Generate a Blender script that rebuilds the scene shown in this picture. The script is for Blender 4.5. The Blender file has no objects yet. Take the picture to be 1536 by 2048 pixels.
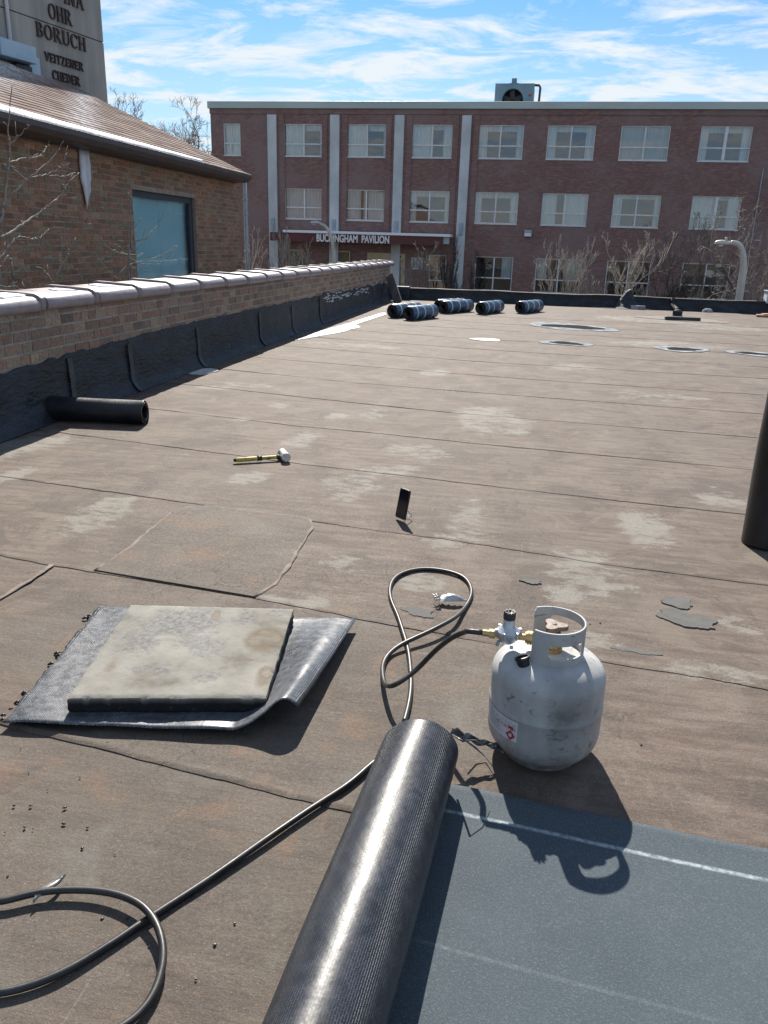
import bpy, math, random
import numpy as np
from mathutils import Vector, Matrix

random.seed(7)
rng = np.random.default_rng(11)
scene = bpy.context.scene
C = scene.collection
PI = math.pi

# ------------------------------------------------------------------ camera, sky, sun, exposure
H = 1.33
pitch, roll_a, yaw = math.radians(18.68), math.atan(0.0297), math.radians(9.62)
cam_d = bpy.data.cameras.new('camera')
cam = bpy.data.objects.new('camera', cam_d)
C.objects.link(cam)
cam_d.sensor_fit = 'VERTICAL'
cam_d.sensor_height = 36.0
cam_d.lens = 1590 / 2048 * 36.0
cam_d.clip_start = 0.05
cam_d.clip_end = 3000
fw = Vector((0, math.cos(pitch), -math.sin(pitch)))
r0 = Vector((1, 0, 0))
u0 = Vector((0, math.sin(pitch), math.cos(pitch)))
rt = math.cos(roll_a) * r0 + math.sin(roll_a) * u0
up = -math.sin(roll_a) * r0 + math.cos(roll_a) * u0
M3 = Matrix((rt, up, -fw)).transposed()
cam.matrix_world = Matrix.Translation((0, 0, H)) @ Matrix.Rotation(yaw, 4, 'Z') @ M3.to_4x4()
scene.camera = cam

SUN = Vector((-0.180, 0.744, 0.643)).normalized()
sd = bpy.data.lights.new('sun', 'SUN')
sd.energy = 5.0
sd.angle = math.radians(0.53)
sd.color = (1.0, 0.93, 0.83)
sun = bpy.data.objects.new('sun', sd)
C.objects.link(sun)
sun.rotation_euler = SUN.to_track_quat('Z', 'Y').to_euler()

world = bpy.data.worlds.new('World')
scene.world = world
world.use_nodes = True
wn, wl = world.node_tree.nodes, world.node_tree.links
wn.clear()
wout = wn.new('ShaderNodeOutputWorld')
wbg = wn.new('ShaderNodeBackground')
wbg.inputs['Strength'].default_value = 0.07
sky = wn.new('ShaderNodeTexSky')
sky.sky_type = 'NISHITA'
sky.sun_disc = False
sky.sun_elevation = math.asin(SUN.z)
sky.sun_rotation = math.atan2(SUN.x, SUN.y)
sky.air_density = 1.0
sky.dust_density = 0.25
sky.ozone_density = 1.6
# thin wind-drawn clouds on a plane high above, mixed over the blue
tc = wn.new('ShaderNodeTexCoord')
sep = wn.new('ShaderNodeSeparateXYZ')
wl.new(tc.outputs['Generated'], sep.inputs[0])
zmax = wn.new('ShaderNodeMath'); zmax.operation = 'MAXIMUM'; zmax.inputs[1].default_value = 0.02
wl.new(sep.outputs['Z'], zmax.inputs[0])
zadd = wn.new('ShaderNodeMath'); zadd.operation = 'ADD'; zadd.inputs[1].default_value = 0.12
wl.new(zmax.outputs[0], zadd.inputs[0])
dx = wn.new('ShaderNodeMath'); dx.operation = 'DIVIDE'
dy = wn.new('ShaderNodeMath'); dy.operation = 'DIVIDE'
wl.new(sep.outputs['X'], dx.inputs[0]); wl.new(zadd.outputs[0], dx.inputs[1])
wl.new(sep.outputs['Y'], dy.inputs[0]); wl.new(zadd.outputs[0], dy.inputs[1])
cmb = wn.new('ShaderNodeCombineXYZ')
wl.new(dx.outputs[0], cmb.inputs[0]); wl.new(dy.outputs[0], cmb.inputs[1])
mp = wn.new('ShaderNodeMapping')
mp.inputs['Rotation'].default_value = (0, 0, math.radians(35))
mp.inputs['Scale'].default_value = (1.0, 1.7, 1.0)
mp.inputs['Location'].default_value = (3.1, 1.7, 0)
wl.new(cmb.outputs[0], mp.inputs[0])
cn = wn.new('ShaderNodeTexNoise')
cn.inputs['Scale'].default_value = 2.3
cn.inputs['Detail'].default_value = 9
cn.inputs['Roughness'].default_value = 0.66
cn.inputs['Distortion'].default_value = 0.55
wl.new(mp.outputs[0], cn.inputs['Vector'])
cr = wn.new('ShaderNodeValToRGB')
cr.color_ramp.elements[0].position = 0.45
cr.color_ramp.elements[0].color = (0, 0, 0, 1)
cr.color_ramp.elements[1].position = 0.62
cr.color_ramp.elements[1].color = (1, 1, 1, 1)
wl.new(cn.outputs['Fac'], cr.inputs[0])
cmul = wn.new('ShaderNodeMath'); cmul.operation = 'MULTIPLY_ADD'; cmul.use_clamp = True; cmul.inputs[1].default_value = 0.9
wl.new(cr.outputs[0], cmul.inputs[0])
hz_ = wn.new('ShaderNodeMapRange'); hz_.inputs[1].default_value = 0.0; hz_.inputs[2].default_value = 0.30; hz_.inputs[3].default_value = 0.72; hz_.inputs[4].default_value = 0.0
hz_.interpolation_type = 'SMOOTHSTEP'
wl.new(zmax.outputs[0], hz_.inputs[0])
wl.new(hz_.outputs[0], cmul.inputs[2])
cmix = wn.new('ShaderNodeMix'); cmix.data_type = 'RGBA'
wl.new(cmul.outputs[0], cmix.inputs['Factor'])
tint = wn.new('ShaderNodeMix'); tint.data_type = 'RGBA'; tint.blend_type = 'MULTIPLY'
tint.inputs['Factor'].default_value = 1.0
tint.inputs['B'].default_value = (0.40, 0.73, 1.0, 1)
wl.new(sky.outputs[0], tint.inputs['A'])
wl.new(tint.outputs['Result'], cmix.inputs['A'])
cmix.inputs['B'].default_value = (6.6, 7.2, 7.6, 1)
wl.new(cmix.outputs['Result'], wbg.inputs[0])
wl.new(wbg.outputs[0], wout.inputs[0])

scene.view_settings.view_transform = 'Standard'
scene.view_settings.look = 'None'
scene.view_settings.exposure = 0.86
scene.view_settings.gamma = 1.0
scene.render.engine = 'CYCLES'
scene.cycles.use_denoising = True
scene.cycles.max_bounces = 8

# ------------------------------------------------------------------ helpers
class MB:
    """collects faces, builds ONE mesh object"""
    def __init__(s):
        s.v, s.f, s.uv, s.mi = [], [], [], []
    def add(s, verts, faces, uvs=None, mi=0):
        o = len(s.v)
        s.v.extend([tuple(p) for p in verts])
        for f in faces:
            s.f.append(tuple(i + o for i in f)); s.mi.append(mi)
        s.uv.extend(uvs if uvs is not None else [(0, 0)] * len(verts))
        return s
    def box(s, x0, x1, y0, y1, z0, z1, mi=0):
        v = [(x, y, z) for z in (z0, z1) for y in (y0, y1) for x in (x0, x1)]
        return s.add(v, [(0, 2, 3, 1), (4, 5, 7, 6), (0, 1, 5, 4), (1, 3, 7, 5), (3, 2, 6, 7), (2, 0, 4, 6)], mi=mi)
    def obox(s, c, ax, ay, az, hx, hy, hz, mi=0):
        c, ax, ay, az = Vector(c), Vector(ax).normalized(), Vector(ay).normalized(), Vector(az).normalized()
        v = [c + ax * (hx * i) + ay * (hy * j) + az * (hz * k) for k in (-1, 1) for j in (-1, 1) for i in (-1, 1)]
        return s.add(v, [(0, 2, 3, 1), (4, 5, 7, 6), (0, 1, 5, 4), (1, 3, 7, 5), (3, 2, 6, 7), (2, 0, 4, 6)], mi=mi)
    def tube(s, pts, rad, n=8, caps=True, mi=0, flat=None):
        pts = [Vector(p) for p in pts]
        m = len(pts)
        if not hasattr(rad, '__len__'): rad = [rad] * m
        rings, uvs = [], []
        prev = None
        L = 0
        for i, p in enumerate(pts):
            t = (pts[min(i + 1, m - 1)] - pts[max(i - 1, 0)])
            if t.length < 1e-9: t = Vector((0, 0, 1))
            t.normalize()
            if prev is None:
                a = Vector((0, 0, 1)) if abs(t.z) < 0.9 else Vector((1, 0, 0))
                x = a.cross(t).normalized()
            else:
                x = (prev - t * prev.dot(t)).normalized()
            prev = x
            y = t.cross(x)
            if i: L += (pts[i] - pts[i - 1]).length
            for k in range(n + 1):
                an = 2 * PI * k / n
                q = p + (x * math.cos(an) + y * math.sin(an)) * rad[i]
                if flat: q.z = p.z + (q.z - p.z) * flat
                rings.append(q); uvs.append((L, an * rad[i]))
        fs = []
        w = n + 1
        for i in range(m - 1):
            for k in range(n):
                a = i * w + k
                fs.append((a, a + 1, a + w + 1, a + w))
        if caps:
            fs.append(tuple(range(n - 1, -1, -1)))
            fs.append(tuple((m - 1) * w + k for k in range(n)))
        return s.add(rings, fs, uvs, mi)
    def lathe(s, prof, c=(0, 0, 0), n=48, mi=0):
        v, uv, fs = [], [], []
        for r, z in prof:
            for k in range(n + 1):
                a = 2 * PI * k / n
                v.append((c[0] + r * math.cos(a), c[1] + r * math.sin(a), c[2] + z)); uv.append((a, z))
        w = n + 1
        for i in range(len(prof) - 1):
            for k in range(n):
                a = i * w + k
                fs.append((a, a + 1, a + w + 1, a + w))
        return s.add(v, fs, uv, mi)
    def prism(s, poly, z0, z1, mi=0):
        n = len(poly)
        v = [(x, y, z0) for x, y in poly] + [(x, y, z1) for x, y in poly]
        return s.add(v, [tuple(range(n - 1, -1, -1)), tuple(range(n, 2 * n))] + [(i, (i + 1) % n, n + (i + 1) % n, n + i) for i in range(n)], mi=mi)
    def grid(s, P, uv=None, mi=0):
        """P: array (a,b,3)"""
        a, b = P.shape[:2]
        v = P.reshape(-1, 3).tolist()
        fs = [(i * b + j, i * b + j + 1, (i + 1) * b + j + 1, (i + 1) * b + j) for i in range(a - 1) for j in range(b - 1)]
        return s.add(v, fs, None if uv is None else [tuple(q) for q in uv.reshape(-1, 2).tolist()], mi)
    def build(s, name, m, parent=None, smooth=False, attr=None, bevel=None, sub=0, merge=False, auto=None):
        me = bpy.data.meshes.new(name)
        me.from_pydata(s.v, [], s.f)
        for mm in (m if isinstance(m, (list, tuple)) else [m]): me.materials.append(mm)
        if any(s.mi): me.polygons.foreach_set('material_index', s.mi)
        ul = me.uv_layers.new(name='UVMap')
        li = np.zeros(len(me.loops), dtype=np.int32); me.loops.foreach_get('vertex_index', li)
        ul.data.foreach_set('uv', np.array(s.uv, dtype=np.float32)[li].ravel())
        if attr:
            for k, val in attr.items():
                a = me.attributes.new(k, 'FLOAT', 'POINT'); a.data.foreach_set('value', np.asarray(val, dtype=np.float32))
        if smooth: me.polygons.foreach_set('use_smooth', [True] * len(me.polygons))
        if auto is not None: me.set_sharp_from_angle(angle=math.radians(auto))
        me.update()
        o = bpy.data.objects.new(name, me)
        C.objects.link(o)
        if parent is not None: o.parent = parent
        if bevel:
            b = o.modifiers.new('bevel', 'BEVEL'); b.width = bevel; b.segments = 2; b.limit_method = 'ANGLE'
        if sub:
            b = o.modifiers.new('sub', 'SUBSURF'); b.levels = sub; b.render_levels = sub
        return o

def tag(o, label=None, cat=None, group=None, kind=None):
    if label: o['label'] = label
    if cat: o['category'] = cat
    if group: o['group'] = group
    if kind: o['kind'] = kind
    return o
def thing(name, label, cat, group=None, loc=None):
    o = bpy.data.objects.new(name, None); C.objects.link(o)
    o.empty_display_size = 0.1
    return tag(o, label, cat, group)
def part_copy(o, name, parent, matrix=None, color=None):
    c = o.copy(); c.name = name; C.objects.link(c); c.parent = parent
    if matrix is not None: c.matrix_local = matrix
    if color is not None: c.color = color
    return c
def link_mesh(name, me, parent, loc=(0, 0, 0), rot=(0, 0, 0), scale=(1, 1, 1), color=None):
    o = bpy.data.objects.new(name, me); C.objects.link(o)
    o.parent = parent; o.location = loc; o.rotation_euler = rot; o.scale = scale
    if color is not None: o.color = color
    return o

def vnoise(x, y, seed=0):
    r = np.random.default_rng(seed).random((256, 256))
    xi, yi = np.floor(x).astype(int), np.floor(y).astype(int)
    fx, fy = x - xi, y - yi
    fx, fy = fx * fx * (3 - 2 * fx), fy * fy * (3 - 2 * fy)
    a = r[xi % 256, yi % 256]; b = r[(xi + 1) % 256, yi % 256]
    c = r[xi % 256, (yi + 1) % 256]; d = r[(xi + 1) % 256, (yi + 1) % 256]
    return (a * (1 - fx) + b * fx) * (1 - fy) + (c * (1 - fx) + d * fx) * fy
def fbm(x, y, seed=0, oct=4):
    t, a, s = 0, 0.5, 0
    for i in range(oct):
        t = t + a * vnoise(x * 2 ** i, y * 2 ** i, seed + i); s += a; a *= 0.5
    return t / s

# ------------------------------------------------------------------ materials
class NT:
    def __init__(s, name):
        s.m = bpy.data.materials.new(name); s.m.use_nodes = True
        s.n, s.l = s.m.node_tree.nodes, s.m.node_tree.links
        s.b = s.n['Principled BSDF']
    def new(s, t, **kw):
        o = s.n.new(t)
        for k, v in kw.items():
            if k in o.inputs: s.set(o.inputs[k], v)
            else: setattr(o, k, v)
        return o
    def set(s, inp, v):
        if hasattr(v, 'is_output') or isinstance(v, bpy.types.NodeSocket): s.l.new(v, inp)
        else: inp.default_value = v
    def coord(s, which='Object', scale=None, rot=None, loc=None):
        t = s.new('ShaderNodeTexCoord').outputs[which]
        if scale or rot or loc:
            mpn = s.new('ShaderNodeMapping', Vector=t)
            if scale: mpn.inputs['Scale'].default_value = scale
            if rot: mpn.inputs['Rotation'].default_value = rot
            if loc: mpn.inputs['Location'].default_value = loc
            t = mpn.outputs[0]
        return t
    def noise(s, vec, scale, detail=4, rough=0.55, dist=0.0):
        return s.new('ShaderNodeTexNoise', Vector=vec, Scale=scale, Detail=detail, Roughness=rough, Distortion=dist).outputs['Fac']
    def ramp(s, fac, stops):
        r = s.new('ShaderNodeValToRGB', Fac=fac)
        e = r.color_ramp.elements
        while len(e) < len(stops): e.new(0.5)
        for q, (p, c) in zip(e, stops):
            q.position = p; q.color = (c, c, c, 1) if not hasattr(c, '__len__') else (*c[:3], 1)
        return r.outputs[0]
    def mix(s, f, a, b, bt='MIX'):
        o = s.new('ShaderNodeMix', data_type='RGBA', blend_type=bt)
        s.set(o.inputs['Factor'], f)
        for k, v in (('A', a), ('B', b)):
            s.set(o.inputs[k], (*v[:3], 1) if hasattr(v, '__len__') else v)
        return o.outputs['Result']
    def math(s, op, a, b=0.0, clamp=False):
        o = s.new('ShaderNodeMath', operation=op, use_clamp=clamp)
        s.set(o.inputs[0], a); s.set(o.inputs[1], b)
        return o.outputs[0]
    def attr(s, name):
        return s.new('ShaderNodeAttribute', attribute_name=name).outputs['Fac']
    def bump(s, h, strength=0.3, dist=0.01, normal=None):
        o = s.new('ShaderNodeBump', Strength=strength, Distance=dist, Height=h)
        if normal is not None: s.l.new(normal, o.inputs['Normal'])
        return o.outputs[0]
    def out(s, color=None, rough=None, metal=None, normal=None, spec=None, coat=None):
        for k, v in (('Base Color', color), ('Roughness', rough), ('Metallic', metal), ('Normal', normal), ('Specular IOR Level', spec), ('Coat Weight', coat)):
            if v is not None: s.set(s.b.inputs[k], (*v[:3], 1) if (hasattr(v, '__len__') and k == 'Base Color') else v)
        return s.m

def surf(name, c1, c2, scale=8, rough=0.7, rough2=None, bump=0.2, bscale=60, bdist=0.004, metal=0.0, stretch=None, spec=None, detail=5, which='Object', lo=0.35, hi=0.65):
    t = NT(name)
    co = t.coord(which, scale=stretch)
    n1 = t.noise(co, scale, detail)
    col = t.ramp(n1, [(lo, c1), (hi, c2)])
    n2 = t.noise(co, bscale, 3)
    rg = rough if rough2 is None else t.ramp(n1, [(0.3, rough), (0.7, rough2)])
    return t.out(col, rg, metal, t.bump(n2, bump, bdist), spec)

def mat_roof():
    t = NT('aged_brown_roll_roofing')
    co = t.coord('Object')
    worn, dirt = t.attr('worn'), t.attr('dirt')
    big = t.noise(co, 0.9, 5, 0.6)
    mid = t.noise(t.coord('Object', scale=(0.7, 4.2, 1.0), rot=(0, 0, math.radians(8))), 5.0, 7, 0.68)
    fine = t.noise(co, 95, 3, 0.7)
    grit = t.noise(co, 260, 2, 0.8)
    base = t.ramp(mid, [(0.30, (0.062, 0.043, 0.033)), (0.48, (0.116, 0.083, 0.064)), (0.68, (0.188, 0.141, 0.112))])
    base = t.mix(t.ramp(big, [(0.38, 0.0), (0.65, 0.5)]), base, (0.104, 0.090, 0.075))
    blot = t.noise(co, 2.6, 8, 0.7, 0.6)
    base = t.mix(t.ramp(blot, [(0.53, 0.0), (0.56, 0.55), (0.66, 0.75)]), base, (0.066, 0.049, 0.039))
    base = t.mix(t.ramp(blot, [(0.34, 0.55), (0.42, 0.35), (0.45, 0.0)]), base, (0.185, 0.150, 0.122))
    dmix = t.math('MULTIPLY', dirt, t.ramp(mid, [(0.3, 0.55), (0.7, 1.0)]))
    base = t.mix(t.math('MULTIPLY', dmix, 0.75), base, (0.092, 0.082, 0.068))
    pat = t.noise(t.coord('Object', scale=(1.0, 1.8, 1.0), rot=(0, 0, math.radians(8))), 9.0, 9, 0.72, 0.3)
    wf = t.math('ADD', worn, t.math('MULTIPLY', t.math('SUBTRACT', fine, 0.5), 0.7))
    wf = t.math('ADD', wf, t.math('MULTIPLY', t.math('SUBTRACT', pat, 0.5), 2.0))
    wm = t.ramp(wf, [(0.54, 0.0), (0.66, 0.55), (0.9, 0.85)])
    base = t.mix(wm, base, t.ramp(fine, [(0.3, (0.18, 0.17, 0.145)), (0.7, (0.29, 0.28, 0.245))]))
    base = t.mix(t.ramp(grit, [(0.3, 0.55), (0.62, 0.0)]), base, (0.045, 0.037, 0.031))
    base = t.mix(t.ramp(grit, [(0.6, 0.0), (0.8, 0.55)]), base, (0.34, 0.31, 0.27))
    rust = t.noise(co, 4.2, 5, 0.6, 0.4)
    base = t.mix(t.math('MULTIPLY', dirt, t.ramp(rust, [(0.55, 0.0), (0.68, 0.5)])), base, (0.185, 0.105, 0.06))
    base = t.mix(t.math('MULTIPLY', dirt, t.ramp(rust, [(0.32, 0.45), (0.44, 0.0)])), base, (0.150, 0.145, 0.128))
    wv = t.new('ShaderNodeVectorMath', operation='ADD')
    t.l.new(co, wv.inputs[0])
    wn2 = t.new('ShaderNodeTexNoise', Vector=co, Scale=14.0, Detail=3.0)
    ws = t.new('ShaderNodeVectorMath', operation='SCALE'); t.l.new(wn2.outputs['Color'], ws.inputs[0]); ws.inputs['Scale'].default_value = 0.09
    t.l.new(ws.outputs[0], wv.inputs[1])
    vo = t.new('ShaderNodeTexVoronoi', feature='DISTANCE_TO_EDGE', Scale=7.5)
    t.l.new(wv.outputs[0], vo.inputs['Vector'])
    ck = t.math('MULTIPLY', t.ramp(vo.outputs['Distance'], [(0.006, 0.65), (0.02, 0.0)]), t.ramp(t.noise(co, 1.3, 3), [(0.50, 0.0), (0.60, 1.0)]))
    base = t.mix(ck, base, (0.03, 0.025, 0.021))
    # faint scratches
    sc = t.noise(t.coord('Object', scale=(30.0, 0.7, 1.0), rot=(0, 0, math.radians(-33))), 3.0, 3, 0.5)
    sm = t.math('MULTIPLY', t.ramp(sc, [(0.69, 0.0), (0.72, 0.30)]), t.ramp(big, [(0.45, 0.0), (0.6, 1.0)]))
    base = t.mix(sm, base, (0.36, 0.34, 0.30))
    hgt = t.math('ADD', t.math('MULTIPLY', fine, 0.7), t.math('MULTIPLY', grit, 0.5))
    nb = t.bump(hgt, 0.55, 0.004)
    nb = t.bump(mid, 0.25, 0.012, nb)
    rg = t.ramp(fine, [(0.3, 0.72), (0.7, 0.92)])
    return t.out(base, rg, 0, nb, 0.35)

def mat_membrane(name, base=(0.008, 0.011, 0.018), lines=(0.052, 0.060, 0.076), rough=0.40, cell=(0.0135, 0.0046)):
    """woven film face of torch-on membrane: fine rectangular emboss"""
    t = NT(name)
    uv = t.coord('UV')
    br = t.new('ShaderNodeTexBrick', Vector=uv, Scale=1.0, **{'Mortar Size': 0.00075, 'Mortar Smooth': 0.3, 'Brick Width': cell[0], 'Row Height': cell[1], 'Bias': 0.0})
    br.inputs['Color1'].default_value = (0, 0, 0, 1); br.inputs['Color2'].default_value = (0.25, 0.25, 0.25, 1); br.inputs['Mortar'].default_value = (1, 1, 1, 1)
    ln = t.noise(uv, 38, 4, 0.7)
    keep = t.math('MULTIPLY', br.outputs['Fac'], t.ramp(ln, [(0.42, 0.0), (0.60, 1.0)]))
    wob = t.noise(uv, 9, 4, 0.6)
    col = t.mix(keep, t.ramp(wob, [(0.35, base), (0.7, tuple(c * 1.9 for c in base))]), lines)
    nb = t.bump(br.outputs['Fac'], 0.55, 0.0012)
    nb = t.bump(wob, 0.12, 0.02, nb)
    rg = t.math('ADD', rough, t.math('MULTIPLY', t.math('SUBTRACT', ln, 0.5), 0.25))
    return t.out(col, rg, 0, nb, 0.42)

def mat_brick_face(name, cols, mortar, bw, bh, ms=0.009, big=0.0, swap='XZ', rough=0.85, bmp=0.5):
    """far brickwork: coursing in the surface only"""
    t = NT(name)
    s = t.new('ShaderNodeSeparateXYZ', Vector=t.coord('Object'))
    c = t.new('ShaderNodeCombineXYZ')
    t.l.new(s.outputs[0 if swap == 'XZ' else 1], c.inputs[0]); t.l.new(s.outputs[2], c.inputs[1])
    br = t.new('ShaderNodeTexBrick', Vector=c.outputs[0], Scale=1.0, **{'Mortar Size': ms, 'Brick Width': bw, 'Row Height': bh, 'Bias': 0.0, 'Mortar Smooth': 0.2})
    br.inputs['Color1'].default_value = (*cols[0], 1); br.inputs['Color2'].default_value = (*cols[1], 1); br.inputs['Mortar'].default_value = (*mortar, 1)
    col = br.outputs['Color']
    vr = t.noise(t.coord('Object', scale=(4.6, 4.6, 15.0)), 1.0, 2, 0.7)
    col = t.mix(t.ramp(vr, [(0.42, 0.0), (0.56, 0.85)]), col, cols[2])
    bn = t.noise(t.coord('Object', scale=(1, 1, 1.3)), 0.5, 7, 0.7)
    col = t.mix(t.ramp(bn, [(0.46, 0.0), (0.60, 0.65)]), col, cols[3])
    return t.out(col, rough, 0, t.bump(br.outputs['Fac'], -bmp, 0.006), 0.3)

def mat_brick_piece(name, joined=False, var=1.0):
    t = NT(name)
    if joined:
        c0 = t.new('ShaderNodeAttribute', attribute_name='tone').outputs['Color']
    else:
        c0 = t.new('ShaderNodeObjectInfo').outputs['Color']
    geo = t.new('ShaderNodeNewGeometry').outputs['Position']
    n = t.noise(geo, 38, 5, 0.7)
    n2 = t.noise(geo, 9, 3, 0.6)
    col = t.mix(t.ramp(n, [(0.35, 0.6 * var), (0.6, 0.0)]), c0, (0.07, 0.052, 0.045))
    col = t.mix(t.ramp(n2, [(0.52, 0.0), (0.75, 0.4 * var)]), col, (0.24, 0.20, 0.165))
    return t.out(col, 0.88, 0, t.bump(n, 0.7, 0.006), 0.25)

M = {}
M['roof'] = mat_roof()
M['roof_core'] = surf('roof_core', (0.03, 0.028, 0.026), (0.05, 0.046, 0.042), 4)
M['bead'] = surf('weathered_lap_bead', (0.12, 0.094, 0.078), (0.20, 0.165, 0.14), 22, 0.85, bump=0.5, bscale=120)
M['tar'] = surf('dark_tar_patch', (0.062, 0.061, 0.058), (0.11, 0.107, 0.10), 14, 0.8, 0.95, bump=0.4, bscale=150)
M['black_tar'] = surf('black_flashing_tar', (0.004, 0.006, 0.010), (0.026, 0.034, 0.046), 3.4, 0.5, 0.8, bump=0.7, bscale=13, bdist=0.03, stretch=(1, 0.8, 2.4), detail=8, lo=0.42, hi=0.62)
M['flash_lap'] = surf('flashing_lap', (0.012, 0.015, 0.02), (0.045, 0.052, 0.062), 7, 0.6, bump=0.3, bscale=60)
M['silver'] = surf('aluminium_roof_coating', (0.15, 0.16, 0.17), (0.36, 0.38, 0.40), 7, 0.95, bump=0.3, bscale=60, spec=0.05)
M['wet_tar'] = surf('glossy_black_tar', (0.008, 0.008, 0.009), (0.02, 0.02, 0.022), 10, 0.4, bump=0.3, bscale=40)
M['matt_tar'] = surf('matt_black_tar', (0.008, 0.009, 0.010), (0.02, 0.021, 0.023), 10, 0.95, bump=0.3, bscale=40, spec=0.05)
M['white_deposit'] = surf('white_deposit', (0.36, 0.36, 0.34), (0.60, 0.60, 0.58), 10, 0.7, bump=0.4, bscale=80)
M['new_sheet'] = None
M['membrane'] = mat_membrane('woven_film_membrane')
M['black_membrane'] = surf('plain_black_membrane', (0.007, 0.009, 0.012), (0.016, 0.019, 0.024), 8, 0.34, 0.46, bump=0.3, bscale=70)
M['film_strip'] = surf('torn_foil_strip', (0.05, 0.052, 0.055), (0.25, 0.25, 0.25), 14, 0.25, 0.45, bump=0.4, bscale=40, metal=0.4)
M['mortar_old'] = surf('old_mortar', (0.26, 0.235, 0.21), (0.37, 0.34, 0.31), 12, 0.95, bump=0.8, bscale=70, bdist=0.006)
M['mortar_tan'] = surf('tan_mortar', (0.24, 0.20, 0.165), (0.32, 0.275, 0.23), 12, 0.95, bump=0.6, bscale=70)
M['brick_one'] = mat_brick_piece('brick_piece')
M['brick_many'] = mat_brick_piece('brick_pieces_joined', True)
M['coping'] = surf('salt_glazed_coping', (0.15, 0.125, 0.135), (0.27, 0.235, 0.25), 5, 0.34, 0.5, bump=0.25, bscale=26, bdist=0.004, spec=0.8)
M['fascia'] = surf('brown_gutter_metal', (0.05, 0.036, 0.036), (0.066, 0.05, 0.05), 3, 0.5, bump=0.05)
M['snow'] = surf('old_snow', (0.78, 0.80, 0.84), (0.9, 0.9, 0.92), 20, 0.6, bump=0.6, bscale=60, bdist=0.01)
M['ice'] = surf('grey_ice', (0.42, 0.46, 0.52), (0.66, 0.68, 0.74), 14, 0.35, bump=0.5, bscale=30, bdist=0.01, stretch=(1, 1, 0.25))
M['conc'] = surf('board_marked_concrete', (0.24, 0.235, 0.22), (0.40, 0.39, 0.36), 0.9, 0.9, bump=0.3, bscale=30, stretch=(3, 3, 0.45))
M['letter_brown'] = surf('brown_letters', (0.05, 0.03, 0.028), (0.075, 0.045, 0.04), 9, 0.6)
M['stucco'] = surf('pale_stucco', (0.46, 0.49, 0.51), (0.62, 0.65, 0.67), 1.4, 0.9, bump=0.4, bscale=18, bdist=0.01, stretch=(1, 1, 0.6))
M['cap'] = surf('pale_green_parapet_cap', (0.36, 0.42, 0.41), (0.46, 0.52, 0.50), 1.2, 0.45, bump=0.05, stretch=(0.3, 1, 1))
M['alu'] = surf('white_window_frame', (0.62, 0.64, 0.66), (0.74, 0.75, 0.76), 6, 0.4, bump=0.05)
M['curtain'] = surf('pleated_curtain', (0.68, 0.69, 0.67), (0.82, 0.83, 0.81), 5, 0.9, bump=0.1, stretch=(4, 1, 0.3))
M['curtain2'] = surf('grey_pleated_blind', (0.42, 0.42, 0.40), (0.55, 0.55, 0.53), 5, 0.9, bump=0.1, stretch=(6, 1, 0.3))
M['room'] = surf('dim_room', (0.02, 0.022, 0.026), (0.05, 0.052, 0.06), 1.1, 0.9, bump=0)
M['wood'] = surf('orange_wood_panel', (0.16, 0.07, 0.03), (0.26, 0.13, 0.055), 3, 0.6, bump=0.1, stretch=(1, 1, 5))
M['maroon'] = surf('maroon_fascia', (0.085, 0.018, 0.022), (0.115, 0.026, 0.03), 1.5, 0.5, bump=0.05)
M['white_paint'] = surf('white_paint', (0.70, 0.71, 0.72), (0.80, 0.80, 0.80), 5, 0.5, bump=0.05)
M['cream'] = surf('cream_door_frame', (0.42, 0.35, 0.22), (0.52, 0.45, 0.30), 4, 0.5, bump=0.05)
M['board_tan'] = surf('tan_board', (0.14, 0.10, 0.055), (0.19, 0.145, 0.09), 4, 0.8, bump=0.1)
M['notice'] = surf('notice_white', (0.5, 0.52, 0.54), (0.6, 0.61, 0.62), 4, 0.6, bump=0)
M['text_grey'] = surf('text_grey', (0.16, 0.17, 0.19), (0.2, 0.2, 0.22), 4, 0.7, bump=0)
M['galv'] = surf('galvanised_steel', (0.26, 0.32, 0.37), (0.38, 0.44, 0.49), 4, 0.5, bump=0.1, metal=0.1)
M['unit_blue'] = surf('pale_blue_unit_casing', (0.13, 0.21, 0.27), (0.19, 0.28, 0.34), 1.6, 0.5, bump=0.05)
M['dark_metal'] = surf('dark_metal', (0.02, 0.02, 0.022), (0.04, 0.04, 0.043), 8, 0.5)
M['lamp_pole'] = surf('pale_lamp_pole', (0.42, 0.40, 0.36), (0.55, 0.52, 0.47), 3, 0.5, bump=0.05)
M['bark'] = surf('grey_bark', (0.17, 0.15, 0.13), (0.30, 0.27, 0.24), 12, 0.9, bump=0.6, bscale=50)
M['bark_dark'] = surf('dark_bark', (0.05, 0.042, 0.038), (0.10, 0.088, 0.08), 12, 0.9, bump=0.6, bscale=50)
M['twig_pale'] = surf('pale_twig', (0.30, 0.26, 0.215), (0.47, 0.42, 0.37), 12, 0.7, bump=0.3)
M['shingle'] = None
M['steel'] = surf('worn_steel', (0.42, 0.41, 0.40), (0.68, 0.67, 0.65), 30, 0.35, 0.55, bump=0.2, bscale=90, metal=0.5)
M['yellow'] = surf('grubby_yellow_handle', (0.10, 0.085, 0.03), (0.48, 0.37, 0.06), 34, 0.5, 0.6, bump=0.2, lo=0.38, hi=0.5)
M['phone_body'] = surf('black_phone_case', (0.012, 0.012, 0.013), (0.02, 0.02, 0.021), 8, 0.4)
M['brass'] = surf('brass', (0.42, 0.29, 0.12), (0.58, 0.42, 0.20), 20, 0.3, 0.45, bump=0.1, metal=0.85)
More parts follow.
